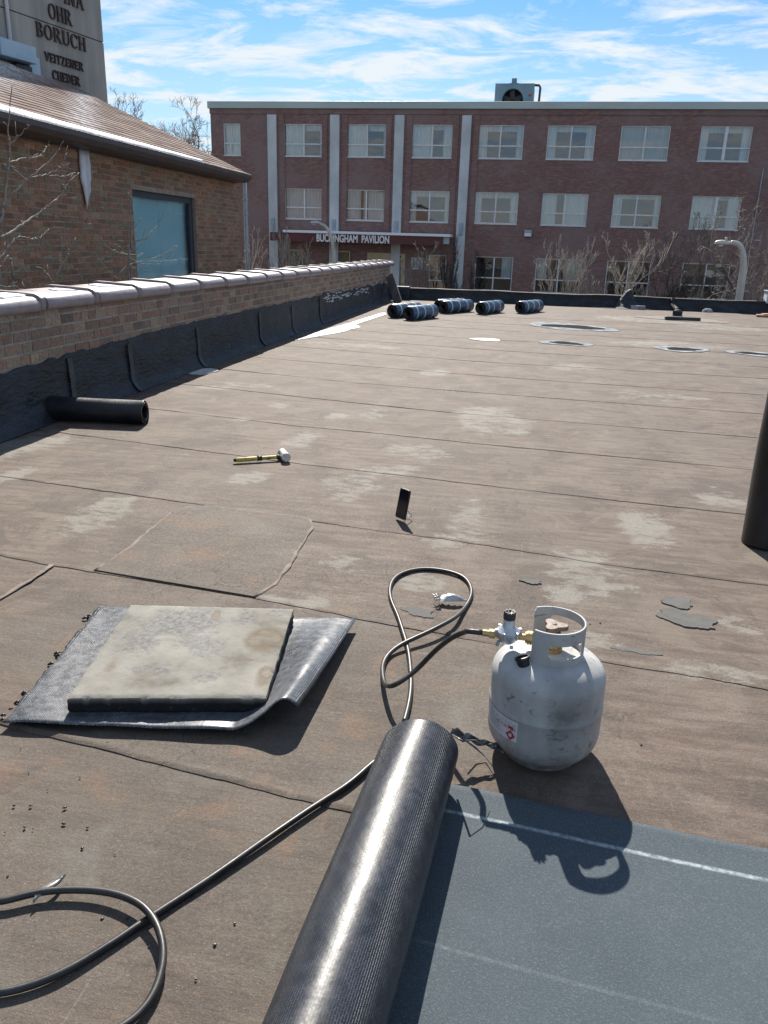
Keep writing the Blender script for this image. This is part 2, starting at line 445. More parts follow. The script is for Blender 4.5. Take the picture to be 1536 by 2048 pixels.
M['zinc'] = surf('cast_zinc', (0.42, 0.46, 0.50), (0.58, 0.62, 0.66), 25, 0.38, 0.5, bump=0.2, bscale=70, metal=0.6)
M['rubber'] = surf('black_rubber', (0.014, 0.014, 0.015), (0.03, 0.03, 0.031), 15, 0.36, 0.5, bump=0.1)
M['cap_black'] = surf('black_plastic', (0.01, 0.01, 0.011), (0.018, 0.018, 0.019), 10, 0.4)
M['handwheel'] = surf('worn_brown_handwheel', (0.13, 0.085, 0.06), (0.20, 0.14, 0.105), 30, 0.5, bump=0.3)
M['label_white'] = surf('tank_label', (0.55, 0.57, 0.60), (0.72, 0.73, 0.75), 22, 0.45, bump=0.1)
M['red'] = surf('label_red', (0.38, 0.03, 0.04), (0.48, 0.05, 0.06), 20, 0.45, bump=0)
M['label_grey'] = surf('label_print', (0.30, 0.32, 0.34), (0.42, 0.44, 0.46), 30, 0.5, bump=0)
M['timber'] = surf('purple_brown_painted_board', (0.10, 0.08, 0.09), (0.16, 0.13, 0.14), 4, 0.55, bump=0.1)
M['terracotta'] = surf('broken_clay', (0.30, 0.16, 0.10), (0.42, 0.24, 0.16), 9, 0.8)
M['asphalt'] = surf('asphalt', (0.04, 0.04, 0.041), (0.065, 0.064, 0.063), 3, 0.9)
M['grass_ground'] = surf('dormant_ground', (0.07, 0.065, 0.045), (0.12, 0.105, 0.07), 1.5, 0.95)
M['band'] = surf('pale_band', (0.36, 0.45, 0.54), (0.52, 0.60, 0.68), 8, 0.4, bump=0.1)
M['roll_wrap'] = surf('blue_black_roll', (0.014, 0.045, 0.085), (0.035, 0.095, 0.165), 5, 0.26, 0.38, bump=0.3, bscale=30, stretch=(1, 4, 1), spec=0.6)

def mat_new_sheet():
    t = NT('sanded_grey_membrane')
    co = t.coord('Object')
    n = t.noise(co, 3.0, 5, 0.6); g1 = t.noise(co, 190, 3, 0.8); g2 = t.noise(co, 420, 2, 0.8)
    col = t.ramp(n, [(0.3, (0.043, 0.060, 0.076)), (0.7, (0.062, 0.082, 0.098))])
    col = t.mix(t.ramp(g1, [(0.5, 0.0), (0.72, 0.45)]), col, (0.16, 0.185, 0.195))
    col = t.mix(t.ramp(g2, [(0.6, 0.0), (0.75, 0.7)]), col, (0.27, 0.29, 0.29))
    lap = t.attr('lap')
    ln = t.noise(co, 60, 3, 0.7)
    col = t.mix(t.math('MULTIPLY', lap, t.ramp(ln, [(0.35, 0.15), (0.65, 0.8)])), col, (0.42, 0.48, 0.52))
    return t.out(col, 0.8, 0, t.bump(t.math('ADD', g1, g2), 0.5, 0.003), 0.3)
M['new_sheet'] = mat_new_sheet()

def mat_shingle():
    t = NT('asphalt_shingle')
    geo = t.coord('Object')
    n = t.noise(geo, 3.0, 4); n2 = t.noise(geo, 120, 2, 0.8)
    tone = t.attr('tone')
    col = t.ramp(t.math('ADD', t.math('MULTIPLY', n, 0.5), t.math('MULTIPLY', tone, 0.5)), [(0.3, (0.165, 0.122, 0.106)), (0.7, (0.285, 0.222, 0.197))])
    glare_tint = t.math('MULTIPLY', t.attr('glare_tint'), t.ramp(t.noise(geo, 14, 5, 0.7), [(0.38, 0.0), (0.62, 1.0)]))
    col = t.mix(glare_tint, col, (0.62, 0.63, 0.66))  # sun glare on the shingles put in as a near-white colour
    return t.out(col, 0.97, 0, t.bump(n2, 0.6, 0.004), 0.08)
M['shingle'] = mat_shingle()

def mat_glass(name, tint=(0.9, 0.95, 0.97), refl=0.10, rough=0.02):
    t = NT(name)
    t.n.remove(t.b)
    tr = t.new('ShaderNodeBsdfTransparent'); tr.inputs[0].default_value = (*tint, 1)
    gl = t.new('ShaderNodeBsdfGlossy'); gl.inputs['Roughness'].default_value = rough
    nb = t.bump(t.noise(t.coord('Object'), 0.8, 2), 0.03, 0.3)
    t.l.new(nb, gl.inputs['Normal'])
    fr = t.new('ShaderNodeFresnel'); fr.inputs[0].default_value = 1.5
    f = t.math('ADD', t.math('MULTIPLY', fr.outputs[0], 0.9), refl)
    mx = t.new('ShaderNodeMixShader')
    t.l.new(f, mx.inputs[0]); t.l.new(tr.outputs[0], mx.inputs[1]); t.l.new(gl.outputs[0], mx.inputs[2])
    t.l.new(mx.outputs[0], t.n['Material Output'].inputs[0])
    return t.m
M['glass'] = mat_glass('window_glass', (0.80, 0.89, 0.94), 0.12)
M['glass_big'] = mat_glass('big_window_glass', (0.82, 0.92, 0.95), 0.05)
t = NT('phone_screen')
M['screen'] = t.out((0.008, 0.010, 0.016), 0.08, 0, None, 0.6)

def mat_tank():
    t = NT('scuffed_white_tank_paint')
    co = t.coord('Object')
    a = t.noise(co, 9, 6, 0.65); b = t.noise(co, 30, 5, 0.7); c = t.noise(t.coord('Object', scale=(1, 1, 0.35)), 4.5, 4, 0.6)
    col = t.ramp(a, [(0.3, (0.37, 0.38, 0.385)), (0.7, (0.50, 0.50, 0.49))])
    col = t.mix(t.ramp(c, [(0.44, 0.0), (0.62, 0.65)]), col, (0.19, 0.19, 0.185))
    sc = t.noise(t.coord('Object', scale=(1, 1, 2.2), rot=(0.4, 0.3, 0)), 26, 3, 0.6, 1.2)
    sm = t.math('MULTIPLY', t.ramp(sc, [(0.57, 0.0), (0.66, 0.75)]), t.ramp(a, [(0.5, 0.0), (0.62, 1.0)]))
    col = t.mix(sm, col, (0.05, 0.045, 0.04))
    col = t.mix(t.math('MULTIPLY', t.ramp(b, [(0.62, 0.0), (0.7, 0.7)]), t.ramp(c, [(0.45, 0), (0.6, 1.0)])), col, (0.13, 0.075, 0.045))
    zz = t.new('ShaderNodeSeparateXYZ', Vector=co).outputs[2]
    low = t.math('MULTIPLY', t.ramp(zz, [(0.0, 0.9), (0.11, 0.0)]), t.ramp(b, [(0.42, 0.0), (0.56, 0.85)]))
    col = t.mix(low, col, (0.16, 0.12, 0.095))
    scuff = t.attr('scuff')
    col = t.mix(t.math('MULTIPLY', scuff, t.ramp(b, [(0.3, 0.3), (0.6, 1.0)])), col, (0.085, 0.085, 0.085))
    return t.out(col, t.ramp(b, [(0.3, 0.38), (0.7, 0.6)]), 0, t.bump(b, 0.15, 0.002), 0.45)
M['tank'] = mat_tank()

def mat_slab():
    t = NT('stained_concrete_paver')
    co = t.coord('Object')
    st, gl = t.attr('stain'), t.attr('gloss')
    a = t.noise(co, 6, 6, 0.6); f = t.noise(co, 60, 5, 0.75); g2 = t.noise(co, 220, 2, 0.8)
    col = t.ramp(a, [(0.30, (0.115, 0.105, 0.085)), (0.45, (0.215, 0.205, 0.178)), (0.7, (0.295, 0.285, 0.255))])
    gm = t.ramp(t.math('ADD', t.math('ADD', gl, t.math('MULTIPLY', t.math('SUBTRACT', t.noise(co, 13, 8, 0.72, 0.8), 0.5), 2.4)), t.math('MULTIPLY', t.math('SUBTRACT', f, 0.5), 0.8)), [(0.36, 0.0), (0.50, 0.5), (0.8, 0.8)])
    col = t.mix(gm, col, t.ramp(f, [(0.38, (0.055, 0.055, 0.055)), (0.62, (0.20, 0.20, 0.195))]))
    sm = t.ramp(t.math('ADD', st, t.math('MULTIPLY', t.math('SUBTRACT', a, 0.5), 1.2)), [(0.42, 0.0), (0.6, 0.8), (0.66, 0.45)])
    col = t.mix(sm, col, (0.14, 0.105, 0.07))
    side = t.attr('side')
    col = t.mix(t.math('MULTIPLY', side, t.ramp(f, [(0.30, 0.75), (0.42, 1.0)])), col, (0.018, 0.018, 0.019))  # shade on the paver's sides put into the colour as near-black
    rg = t.mix(gm, (0.85, 0.85, 0.85), (0.68, 0.68, 0.68))
    nb = t.bump(f, 0.5, 0.004); nb = t.bump(g2, 0.3, 0.002, nb)
    return t.out(col, rg, 0, nb, 0.2)
M['slab'] = mat_slab()

FAC_COLS = ((0.225, 0.105, 0.090), (0.33, 0.162, 0.128), (0.165, 0.112, 0.108), (0.25, 0.185, 0.178))
M['far_brick'] = mat_brick_face('far_red_brick', FAC_COLS, (0.24, 0.19, 0.175), 0.21, 0.072, 0.009)
M['far_soffit'] = surf('dark_band', (0.05, 0.045, 0.05), (0.075, 0.068, 0.072), 1.5, 0.8, bump=0.2)

# ------------------------------------------------------------------ ground and street far below the roof edge
g_ = MB().add([(-600, -600, -3.2), (600, -600, -3.2), (600, 900, -3.2), (-600, 900, -3.2)], [(0, 1, 2, 3)]).build('ground', M['grass_ground'])
tag(g_, 'dormant ground around the buildings', kind='structure')
s_ = MB().box(-80, 80, 22.5, 29.5, -3.19, -3.17).build('street', M['asphalt']); tag(s_, 'asphalt street between the roof and the brick building', kind='structure')

# ------------------------------------------------------------------ flat roof with lapped roofing sheets
WX, PY = -3.48, 20.6          # wall face, far parapet face
roof = MB().box(-3.9, 14.0, -4.0, 20.9, -3.2, -0.02).build('flat_roof', M['roof_core'])
tag(roof, 'flat roof of brown weathered roofing sheets', kind='structure')
SEAMS = [
    [(-1.381, 1.728), (-1.067, 1.689), (-0.767, 1.638), (-0.331, 1.584)],
    [(-2.169, 2.868), (-1.898, 2.82), (-1.469, 2.769), (-0.982, 2.713), (-0.536, 2.622), (0.415, 2.486), (0.663, 2.46), (0.858, 2.428)],
    [(-2.886, 3.941), (-2.415, 3.866), (-1.597, 3.738), (-0.949, 3.625), (-0.439, 3.558), (-0.109, 3.519), (0.406, 3.414), (0.783, 3.369), (1.095, 3.341)],
    [(-3.478, 5.053), (-2.865, 4.95), (-2.095, 4.815), (-1.336, 4.669), (-0.663, 4.578), (-0.109, 4.494), (0.528, 4.411), (1.237, 4.34)],
    [(-2.856, 5.951), (-1.629, 5.699), (-1.065, 5.647), (-0.348, 5.541), (0.768, 5.421), (1.53, 5.328)],
    [(-3.004, 7.093), (-1.474, 6.747), (-0.596, 6.58), (0.119, 6.518), (1.872, 6.341)],
    [(-3.37, 8.196), (-1.701, 7.77), (-0.51, 7.623), (2.141, 7.379)],
    [(-3.27, 9.167), (-1.764, 8.891), (-0.006, 8.615), (2.414, 8.432)],
    [(-3.133, 10.312), (-0.678, 9.788), (2.718, 9.608)],
    [(-2.882, 11.425), (-0.297, 10.949), (2.983, 10.63)],
    [(-2.681, 12.639), (-0.785, 12.233), (0.347, 12.191), (3.34, 12.006)],
    [(-2.896, 13.976), (-0.447, 13.708), (3.657, 13.23)],
    [(-1.798, 15.175), (-0.495, 14.895), (4.092, 14.907)],
    [(-1.551, 16.374), (1.383, 16.386), (4.524, 16.577)],
]
SL = -0.145
def seam_y(P, x):
    xs = np.array([p[0] for p in P]); ys = np.array([p[1] for p in P])
    o = np.argsort(xs); xs, ys = xs[o], ys[o]
    y = np.interp(x, xs, ys)
    y = np.where(x < xs[0], ys[0] + (x - xs[0]) * SL, y)
    return np.where(x > xs[-1], ys[-1] + (x - xs[-1]) * SL, y)
WORN = [(-0.216, 6.391, 0.335, 0.635), (-0.103, 6.013, 0.216, 0.14), (-0.945, 4.357, 0.206, 0.37), (-0.214, 3.786, 0.133, 0.398), (-0.276, 3.517, 0.167, 0.134), (-0.75, 3.125, 0.157, 0.148), (-2.027, 3.387, 0.18, 0.308), (-2.06, 3.622, 0.127, 0.214), (-0.341, 3.021, 0.126, 0.134), (0.354, 3.274, 0.21, 0.345), (0.243, 3.138, 0.128, 0.267), (-1.192, 6.323, 0.141, 0.322), (-1.527, 5.279, 0.158, 0.329), (-3.217, 4.593, 0.221, 0.541), (-2.859, 3.981, 0.111, 0.242), (0.725, 2.494, 0.222, 0.085), (-0.676, 5.164, 0.274, 0.299), (-0.765, 4.687, 0.188, 0.161), (-0.958, 8.73, 0.17, 0.289), (-2.005, 6.407, 0.109, 0.173), (-1.453, 6.096, 0.104, 0.191), (-2.133, 5.781, 0.076, 0.11), (0.593, 9.714, 0.382, 0.3), (1.231, 8.055, 0.473, 0.298), (1.159, 4.582, 0.179, 0.229), (-1.535, 4.299, 0.146, 0.19), (-0.862, 2.719, 0.097, 0.046), (-0.743, 2.724, 0.116, 0.063), (-1.527, 2.977, 0.085, 0.082), (0.666, 3.94, 0.156, 0.318), (0.884, 2.913, 0.117, 0.111), (0.314, 2.657, 0.128, 0.095), (2.054, 12.671, 1.028, 0.568), (3.676, 16.263, 1.025, 0.806), (2.442, 17.284, 1.465, 0.779), (-2.363, 10.761, 0.848, 0.279), (-2.582, 7.302, 0.335, 0.14), (-2.843, 7.063, 0.208, 0.108), (-2.994, 17.652, 0.354, 0.716), (-1.606, 19.316, 0.8, 0.833)]
DIRT = [(-0.92, 1.715, 0.574, 0.356), (-0.908, 1.254, 0.458, 0.418), (-0.376, 1.293, 0.278, 0.4), (0.012, 2.182, 0.315, 0.353), (-1.368, 2.262, 0.429, 0.426), (-0.509, 2.388, 0.207, 0.323), (-0.467, 1.815, 0.277, 0.254)]
xs = np.concatenate([np.arange(WX, 2.2, 0.036), np.arange(2.2, 9.0, 0.11)])
allseams = []
fs0 = seam_y(SEAMS[0], xs)
near = [fs0 - 2.2, fs0 - 1.35]
curves = near + [seam_y(p, xs) for p in SEAMS] + [np.full_like(xs, PY + 0.1)]
for i in range(1, len(curves) - 1):            # ragged hand-laid edges
    amp = 0.010 if i < 8 else 0.015
    curves[i] = curves[i] + (fbm(xs * 3.1 + i * 17, xs * 0 + i * 3.3, i, 4) - 0.5) * 2 * amp + (fbm(xs * 22 + i * 7, xs * 0 + i, i + 9, 2) - 0.5) * 0.012
vs = np.array([0, 0.0005, 0.006, 0.014, 0.022, 0.035, 0.06, 0.10, 0.15, 0.21, 0.27, 0.33, 0.39, 0.45, 0.51, 0.57, 0.63, 0.69, 0.75, 0.81, 0.87, 0.93, 1.0])
for i in range(len(curves) - 1):
    y0 = curves[i]; y1 = np.minimum(curves[i + 1], PY + 0.1)
    yb = np.minimum(y0, PY + 0.1)
    if np.all(y1 - yb < 0.02): continue
    wid = np.maximum(y1 - yb, 0.001)
    X_ = np.repeat(xs[:, None], len(vs), 1)
    Y_ = yb[:, None] + vs[None, :] * (wid[:, None] + 0.03)
    d = Y_ - yb[:, None]
    edge = 0.0008 + 0.0030 * fbm(xs * 2.2, xs * 0 + 5.1 * i, 40 + i, 3)
    beadamp = (0.0055 if i == 2 else 0.0018) * (0.5 + fbm(xs * 4.2, xs * 0 + 2.7 * i, 60 + i, 3))
    Z_ = edge[:, None] * (1 - vs[None, :]) + beadamp[:, None] * np.exp(-((d - 0.016) / 0.011) ** 2)
    und = (fbm(X_ * 1.3 + i * 5, Y_ * 4.0, 80, 4) - 0.5) * 0.009 + (fbm(X_ * 5.0, Y_ * 14.0 + i, 83, 3) - 0.5) * 0.005
    Z_ = Z_ + und * np.clip(d / 0.08, 0.15, 1) * np.clip((wid[:, None] + 0.03 - d) / 0.08, 0.0, 1)
    Z_[:, 0] = -0.012
    worn = np.zeros_like(X_)
    for (cx, cy, rx, ry) in WORN:
        q = ((X_ - cx) / (rx * 1.15)) ** 2 + ((Y_ - cy) / (ry * 1.15)) ** 2
        worn = np.maximum(worn, np.clip(1.25 - q, 0, 1) * 0.75)
    w2 = fbm(X_ * 1.7, Y_ * 5.0, 21, 5)
    worn = np.clip(worn * (0.45 + 0.85 * fbm(X_ * 5, Y_ * 7, 25, 4)) + np.clip((w2 - 0.56) * 2.2, 0, 0.5) * 0.8, 0, 1)
    bead = np.exp(-((d - 0.018) / 0.016) ** 2) * (0.25 + 0.6 * fbm(X_ * 3, Y_ * 0 + i, 31, 3))
    worn = np.maximum(worn, bead * (0.75 if i > 2 else 0.5))
    dirt = np.zeros_like(X_)
    for (cx, cy, rx, ry) in DIRT:
        q = ((X_ - cx) / (rx * 1.2)) ** 2 + ((Y_ - cy) / (ry * 1.2)) ** 2
        dirt = np.maximum(dirt, np.clip(1.1 - q, 0, 1))
    m = MB().grid(np.stack([X_, Y_, Z_], -1))
    m.build('roof_sheet', M['roof'], roof, smooth=True, attr={'worn': worn.ravel(), 'dirt': dirt.ravel()}, auto=40)

def sheet_patch(name, poly, z, thick, m, parent=None, jag=0.0, attr=None, seed=0):
    """a thin patch lying on the roof: outline in x,y, ragged if asked"""
    r = random.Random(seed)
    P = []
    n = len(poly)
    for i in range(n):
        a, b = Vector(poly[i][:2]), Vector(poly[(i + 1) % n][:2])
        k = max(1, int((b - a).length / (0.03 if jag > 0.008 else 0.008))) if jag else 1
        for q in range(k):
            p = a.lerp(b, q / k)
            P.append((p.x + r.uniform(-jag, jag), p.y + r.uniform(-jag, jag)))
    mb = MB().prism(P, z, z + thick)
    return mb.build(name, m, parent, attr={k: [v] * len(mb.v) for k, v in (attr or {}).items()})
def ellipse(cx, cy, rx, ry, n=26, seed=0, wob=0.18, tilt=-0.14):
    r = random.Random(seed); ph = [r.uniform(0, 6.28) for _ in range(4)]
    P = []
    for k in range(n):
        a = 2 * PI * k / n
        f = 1 + wob * (math.sin(2 * a + ph[0]) * 0.5 + math.sin(3 * a + ph[1]) * 0.4 + math.sin(5 * a + ph[2]) * 0.3 + r.uniform(-0.25, 0.25))
        x = rx * f * math.cos(a)
        P.append((cx + x, cy + ry * f * math.sin(a) + x * tilt))
    return P

# the two darker torched-on patches with raised lap lines round them
PATCH = [(-1.685, 2.806), (-1.673, 3.081), (-1.689, 3.312), (-1.698, 3.585), (-1.658, 3.679), (-1.578, 3.717), (-1.053, 3.675), (-0.999, 3.65), (-0.959, 3.576), (-0.953, 3.482), (-0.941, 3.248), (-0.928, 3.04), (-0.924, 2.851), (-0.966, 2.713)]
pz = 0.004
sheet_patch('roof_patch', PATCH, -0.005, pz + 0.009, M['roof'], roof, attr={'worn': 0.05, 'dirt': 0.75})
def lap_bead(P, w=0.0095, seed=1):
    r = random.Random(seed)
    Q = []
    for a, b in zip(P[:-1], P[1:]):
        a, b = Vector((*a, 0)), Vector((*b, 0))
        k = max(1, int((b - a).length / 0.04))
        for i in range(k): Q.append(a.lerp(b, i / k))
    Q.append(Vector((*P[-1], 0)))
    for i in range(1, len(Q) - 1): Q[i] += Vector((r.uniform(-1, 1), r.uniform(-1, 1), 0)) * 0.005
    for q in Q: q.z = 0.0055
    return MB().tube(Q, [w * r.uniform(0.6, 1.35) for _ in Q], 10, flat=0.32)
lap_bead(PATCH).build('lap_bead', M['bead'], roof, smooth=True)
lap_bead([(-1.905, 2.368), (-1.888, 2.555), (-1.89, 2.691), (-1.891, 2.816)], 0.011, 3).build('lap_bead', M['bead'], roof, smooth=True)
# dark cold-patch blots
for k, (cx, cy, rx, ry) in enumerate([(0.682, 3.064, 0.062, 0.05), (0.698, 2.904, 0.094, 0.069), (0.645, 2.953, 0.044, 0.047), (0.414, 2.604, 0.029, 0.015), (0.489, 2.599, 0.054, 0.019), (-0.32, 2.731, 0.065, 0.035), (0.103, 3.13, 0.047, 0.021)]):
    sheet_patch('tar_patch', ellipse(cx, cy, rx, ry, seed=k, wob=0.3, n=40), 0.0, 0.0048 + 0.0004 * k, M['tar'], roof, jag=0.003, seed=k)
# light deposits
for k, (cx, cy, rx, ry) in enumerate([(-3.305, 7.886, 0.143, 0.201), (-0.595, 12.179, 0.208, 0.202)]):
    o = sheet_patch('white_patch', ellipse(cx, cy, rx, ry, seed=20 + k, wob=0.2, n=40), 0.0, 0.009, M['white_deposit'])
    tag(o, ['white dried patch on the roof at the edge of the wall shadow', 'thin white patch on the roof in front of the banded rolls'][k], 'patch')
STRIP = [(-3.179, 10.896), (-3.169, 12.246), (-3.037, 13.805), (-2.912, 16.003), (-2.823, 16.183), (-2.741, 15.721), (-2.829, 14.315), (-2.867, 13.508), (-2.703, 13.137), (-2.786, 12.671), (-2.794, 12.345), (-2.997, 11.581)]
tag(sheet_patch('white_streak', STRIP, 0.0, 0.009, M['white_deposit'], jag=0.012, seed=4), 'long ragged white streak along the foot of the brick wall', 'patch')
GREYS = [(2.362, 18.253, 0.9, 0.577), (1.555, 22.036, 0.796, 0.839), (1.189, 22.419, 0.565, 0.651)]
# four silver-rimmed tar repairs
for k, ((cx, cy, rx, ry), lab) in enumerate(zip([(0.75, 14.925, 0.749, 0.639), (0.566, 12.221, 0.356, 0.3), (2.201, 12.169, 0.373, 0.328), (3.15, 12.04, 0.37, 0.257)],
        ['widest silver-rimmed black repair, farthest on the roof', 'small silver-rimmed black repair just in front of the widest one', 'silver-rimmed grey repair in the middle of the right-hand row', 'silver-rimmed dark repair cut by the right picture edge'])):
    th = thing('roof_repair', lab, 'roof repair', 'silver-rimmed tar repairs')
    sheet_patch('silver_rim', ellipse(cx, cy, rx, ry, seed=50 + k, wob=0.2, n=44), 0.0, 0.0085, M['silver'], th)
    sheet_patch('tar_centre', ellipse(cx + rx * 0.05, cy - ry * 0.05, rx * 0.66, ry * 0.55, seed=60 + k, wob=0.25, n=32), 0.0, 0.011, M['matt_tar'], th)

# ------------------------------------------------------------------ brick wall at the side, with clay coping and black flashing
def brick_meshes(l, h, d, n=5, seed=0):
    r = random.Random(seed); out = []
    for i in range(n):
        mb = MB().box(-d / 2, d / 2, -l / 2, l / 2, -h / 2, h / 2)
        mb.v = [(x + r.uniform(-1, 1) * 0.0025, y + r.uniform(-1, 1) * 0.004, z + r.uniform(-1, 1) * 0.003) for x, y, z in mb.v]
        me = bpy.data.meshes.new('brick'); me.from_pydata(mb.v, [], mb.f); me.materials.append(M['brick_one']); me.update()
        out.append(me)
    return out
def lay_bricks(parent, face_x, bricks, depth, limit, tones, proud=0.004, seed=1, camp=(0, 0)):
    """bricks: (y0,y1,z0,z1). Those nearest the viewer become single parts, the rest one joined part"""
    r = random.Random(seed)
    order = sorted(bricks, key=lambda b: ((b[0] + b[1]) / 2 - camp[1]) ** 2)
    cache = {}
    for b in order[:limit]:
        L, Hh = round(b[1] - b[0], 2), round(b[3] - b[2], 3)
        if (L, Hh) not in cache: cache[(L, Hh)] = brick_meshes(L, Hh, depth, 4, int(L * 1000))
        t = r.choice(tones); k = r.uniform(0.75, 1.2)
        link_mesh('brick', r.choice(cache[(L, Hh)]), parent, (face_x - depth / 2 + proud + r.uniform(-0.003, 0.003), (b[0] + b[1]) / 2, (b[2] + b[3]) / 2),
                  (0, 0, r.uniform(-1, 1) * 0.006), color=(t[0] * k, t[1] * k, t[2] * k, 1))
    mb, cols = MB(), []
    for b in order[limit:]:
        j = r.uniform(-0.003, 0.003)
        mb.box(face_x - depth + proud + j, face_x + proud + j, b[0], b[1], b[2], b[3])
        t = r.choice(tones); k = r.uniform(0.75, 1.2)
        cols.extend([(t[0] * k, t[1] * k, t[2] * k, 1)] * 8)
    if mb.v:
        o = mb.build('bricks', M['brick_many'], parent); o['kind'] = 'stuff'
        a = o.data.attributes.new('tone', 'FLOAT_COLOR', 'POINT'); a.data.foreach_set('color', np.array(cols, dtype=np.float32).ravel())

wall = thing('brick_parapet_wall', 'old mixed-colour brick wall with glazed clay coping and black flashing along the roof edge', 'wall')
MB().box(WX - 0.33, WX - 0.001, 1.0, 20.2, -0.5, 0.845).build('mortar_core', M['mortar_old'], wall)
TW = [(0.33, 0.205, 0.15), (0.34, 0.225, 0.165), (0.30, 0.205, 0.155), (0.36, 0.27, 0.19), (0.37, 0.285, 0.205), (0.32, 0.245, 0.185), (0.25, 0.185, 0.15), (0.34, 0.24, 0.175)]
bl = []
r = random.Random(5)
pitch_z = 0.0795
for c in range(5):
    z0 = 0.445 + c * pitch_z
    y = 4.2 + r.uniform(0, 0.2)
    while y < 20.1:
        L = r.choice([0.20, 0.20, 0.20, 0.19, 0.10, 0.10, 0.15])
        if y + L > 20.19: break
        bl.append((y, y + L, z0, z0 + 0.064)); y += L + 0.013
# the bed rises unevenly where old flashing came off at the near end
for c in range(2):
    z0 = 0.445 - (c + 1) * pitch_z
    y = 4.2 + r.uniform(0, 0.1)
    while y < 6.4 - 0.45 * c:
        L = r.choice([0.20, 0.20, 0.10]); bl.append((y, y + L, z0, z0 + 0.064)); y += L + 0.013
lay_bricks(wall, WX, bl, 0.09, 290, TW, 0.004, 3, (0, 5.0))

prof_c = [(0.030, -0.045), (0.046, -0.03), (0.053, 0.0), (0.048, 0.026), (0.030, 0.045), (0.0, 0.056), (-0.12, 0.062), (-0.25, 0.068), (-0.34, 0.072), (-0.365, 0.06), (-0.372, 0.03), (-0.365, -0.03)]
def coping_mesh(L, seed):
    r = random.Random(seed)
    mb = MB()
    def sweep(y0, y1, grow):
        ys = [y0, y0 + 0.004, y1 - 0.004, y1]
        P = np.array([[(WX + x * (1 + (grow * 3 if x > 0 else 0)) + (-grow if x < -0.3 else 0), y, 0.845 + z + (grow if z > 0.01 else 0) - (0.003 if e in (0, 3) else 0)) for (x, z) in prof_c] for e, y in enumerate(ys)])
        mb.grid(P)
        n = len(prof_c); o = len(mb.v)
        for yy, rev in ((0, False), (3, True)):
            mb.add([tuple(p) for p in P[yy]], [tuple(range(n))[::-1] if not rev else tuple(range(n))])
    sweep(0.03, L - 0.032, 0.0)
    sweep(L - 0.034, L + 0.022, 0.021)
    return mb
y = 5.38 - 0.727 * 3
k = 0
COPES = []
while y < 20.0:
    L = 0.727
    cm = coping_mesh(L, k)
    o = cm.build('coping_tile', M['coping'], wall, smooth=True, auto=35)
    o.location = (r.uniform(-0.004, 0.004), y, r.uniform(-0.004, 0.004)); o.rotation_euler = (r.uniform(-0.004, 0.004), 0, r.uniform(-0.006, 0.006))
    COPES.append(o); y += L; k += 1
# black flashing in lengths, dressed up the wall and out over a cant
fy = 3.0
fk = 0
ends = [3.0, 4.0] + [5.665, 6.63, 8.15, 10.2, 11.7, 13.327] + [16.2, 18.0, 20.6]
ends = sorted(ends)
for a, b in zip(ends[:-1], ends[1:]):
    n = max(4, int((b - a) / 0.05))
    ys = np.linspace(a, b + 0.02, n)
    fz = np.interp(ys, [3.0, 4.8, 5.9, 8.2, 12.2, 14.0, 19.7], [0.40, 0.425, 0.455, 0.485, 0.475, 0.47, 0.42]) + (fbm(ys * 6.5, ys * 0 + 3, 5, 4) - 0.5) * 0.035
    fz = np.where(ys < 6.0, fz + (fbm(ys * 9, ys * 0, 8, 3) - 0.5) * 0.05, fz)
    fz = np.where(ys > 13.6, fz + (fbm(ys * 2.7, ys * 0, 9, 4) - 0.5) * 0.09, fz)
    rows = []
    off = 0.004 * (fk % 2)
    for q in [(-0.105, 0.004), (-0.10, 0.010), (-0.075, 0.022), (-0.05, 0.055), (-0.032, 0.11), (-0.024, 0.17), (-0.022, 0.23), (-0.019, 0.29), (-0.018, 0.35)]:
        rows.append(np.stack([np.full(n, WX - q[0]) + off + (fbm(ys * 5, ys * 0 + q[1] * 14, 14, 4) - 0.5) * 0.03, ys, np.full(n, q[1] + off)], -1))
    rows.append(np.stack([np.full(n, WX + 0.017 + off), ys, fz - 0.02], -1))
    rows.append(np.stack([np.full(n, WX + 0.012 + off), ys, fz], -1))
    rows.append(np.stack([np.full(n, WX - 0.01), ys, fz], -1))
    MB().grid(np.stack(rows, 0)).build('flashing_sheet', M['black_tar'], wall, smooth=True, auto=50)
    fk += 1
    if 5.0 < a < 15:
        w = 0.035
        rows = []
        for q in [(-0.117, 0.010), (-0.087, 0.026), (-0.060, 0.060), (-0.042, 0.115), (-0.034, 0.24), (-0.028, 0.42)]:
            rows.append([(WX - q[0] + 0.006, a - w + 0.01 * math.sin(q[1] * 40), q[1] + 0.004), (WX - q[0] + 0.008, a + w * 0.6 + 0.01 * math.sin(q[1] * 30), q[1] + 0.004)])
        MB().grid(np.array(rows)).build('flashing_lap', M['flash_lap'], wall, smooth=True)
# flakes of old white coat left on the far flashing
mb = MB()
for i in range(70):
    yy = r.uniform(13.6, 17.5); zz = 0.36 + r.gauss(0, 0.035) + (0.02 if yy < 15.5 else 0.0)
    mb.box(WX + 0.015, WX + 0.027, yy, yy + r.uniform(0.05, 0.28), zz, zz + r.uniform(0.006, 0.02))
o = mb.build('pale_flakes', M['stucco'], wall); o['kind'] = 'stuff'
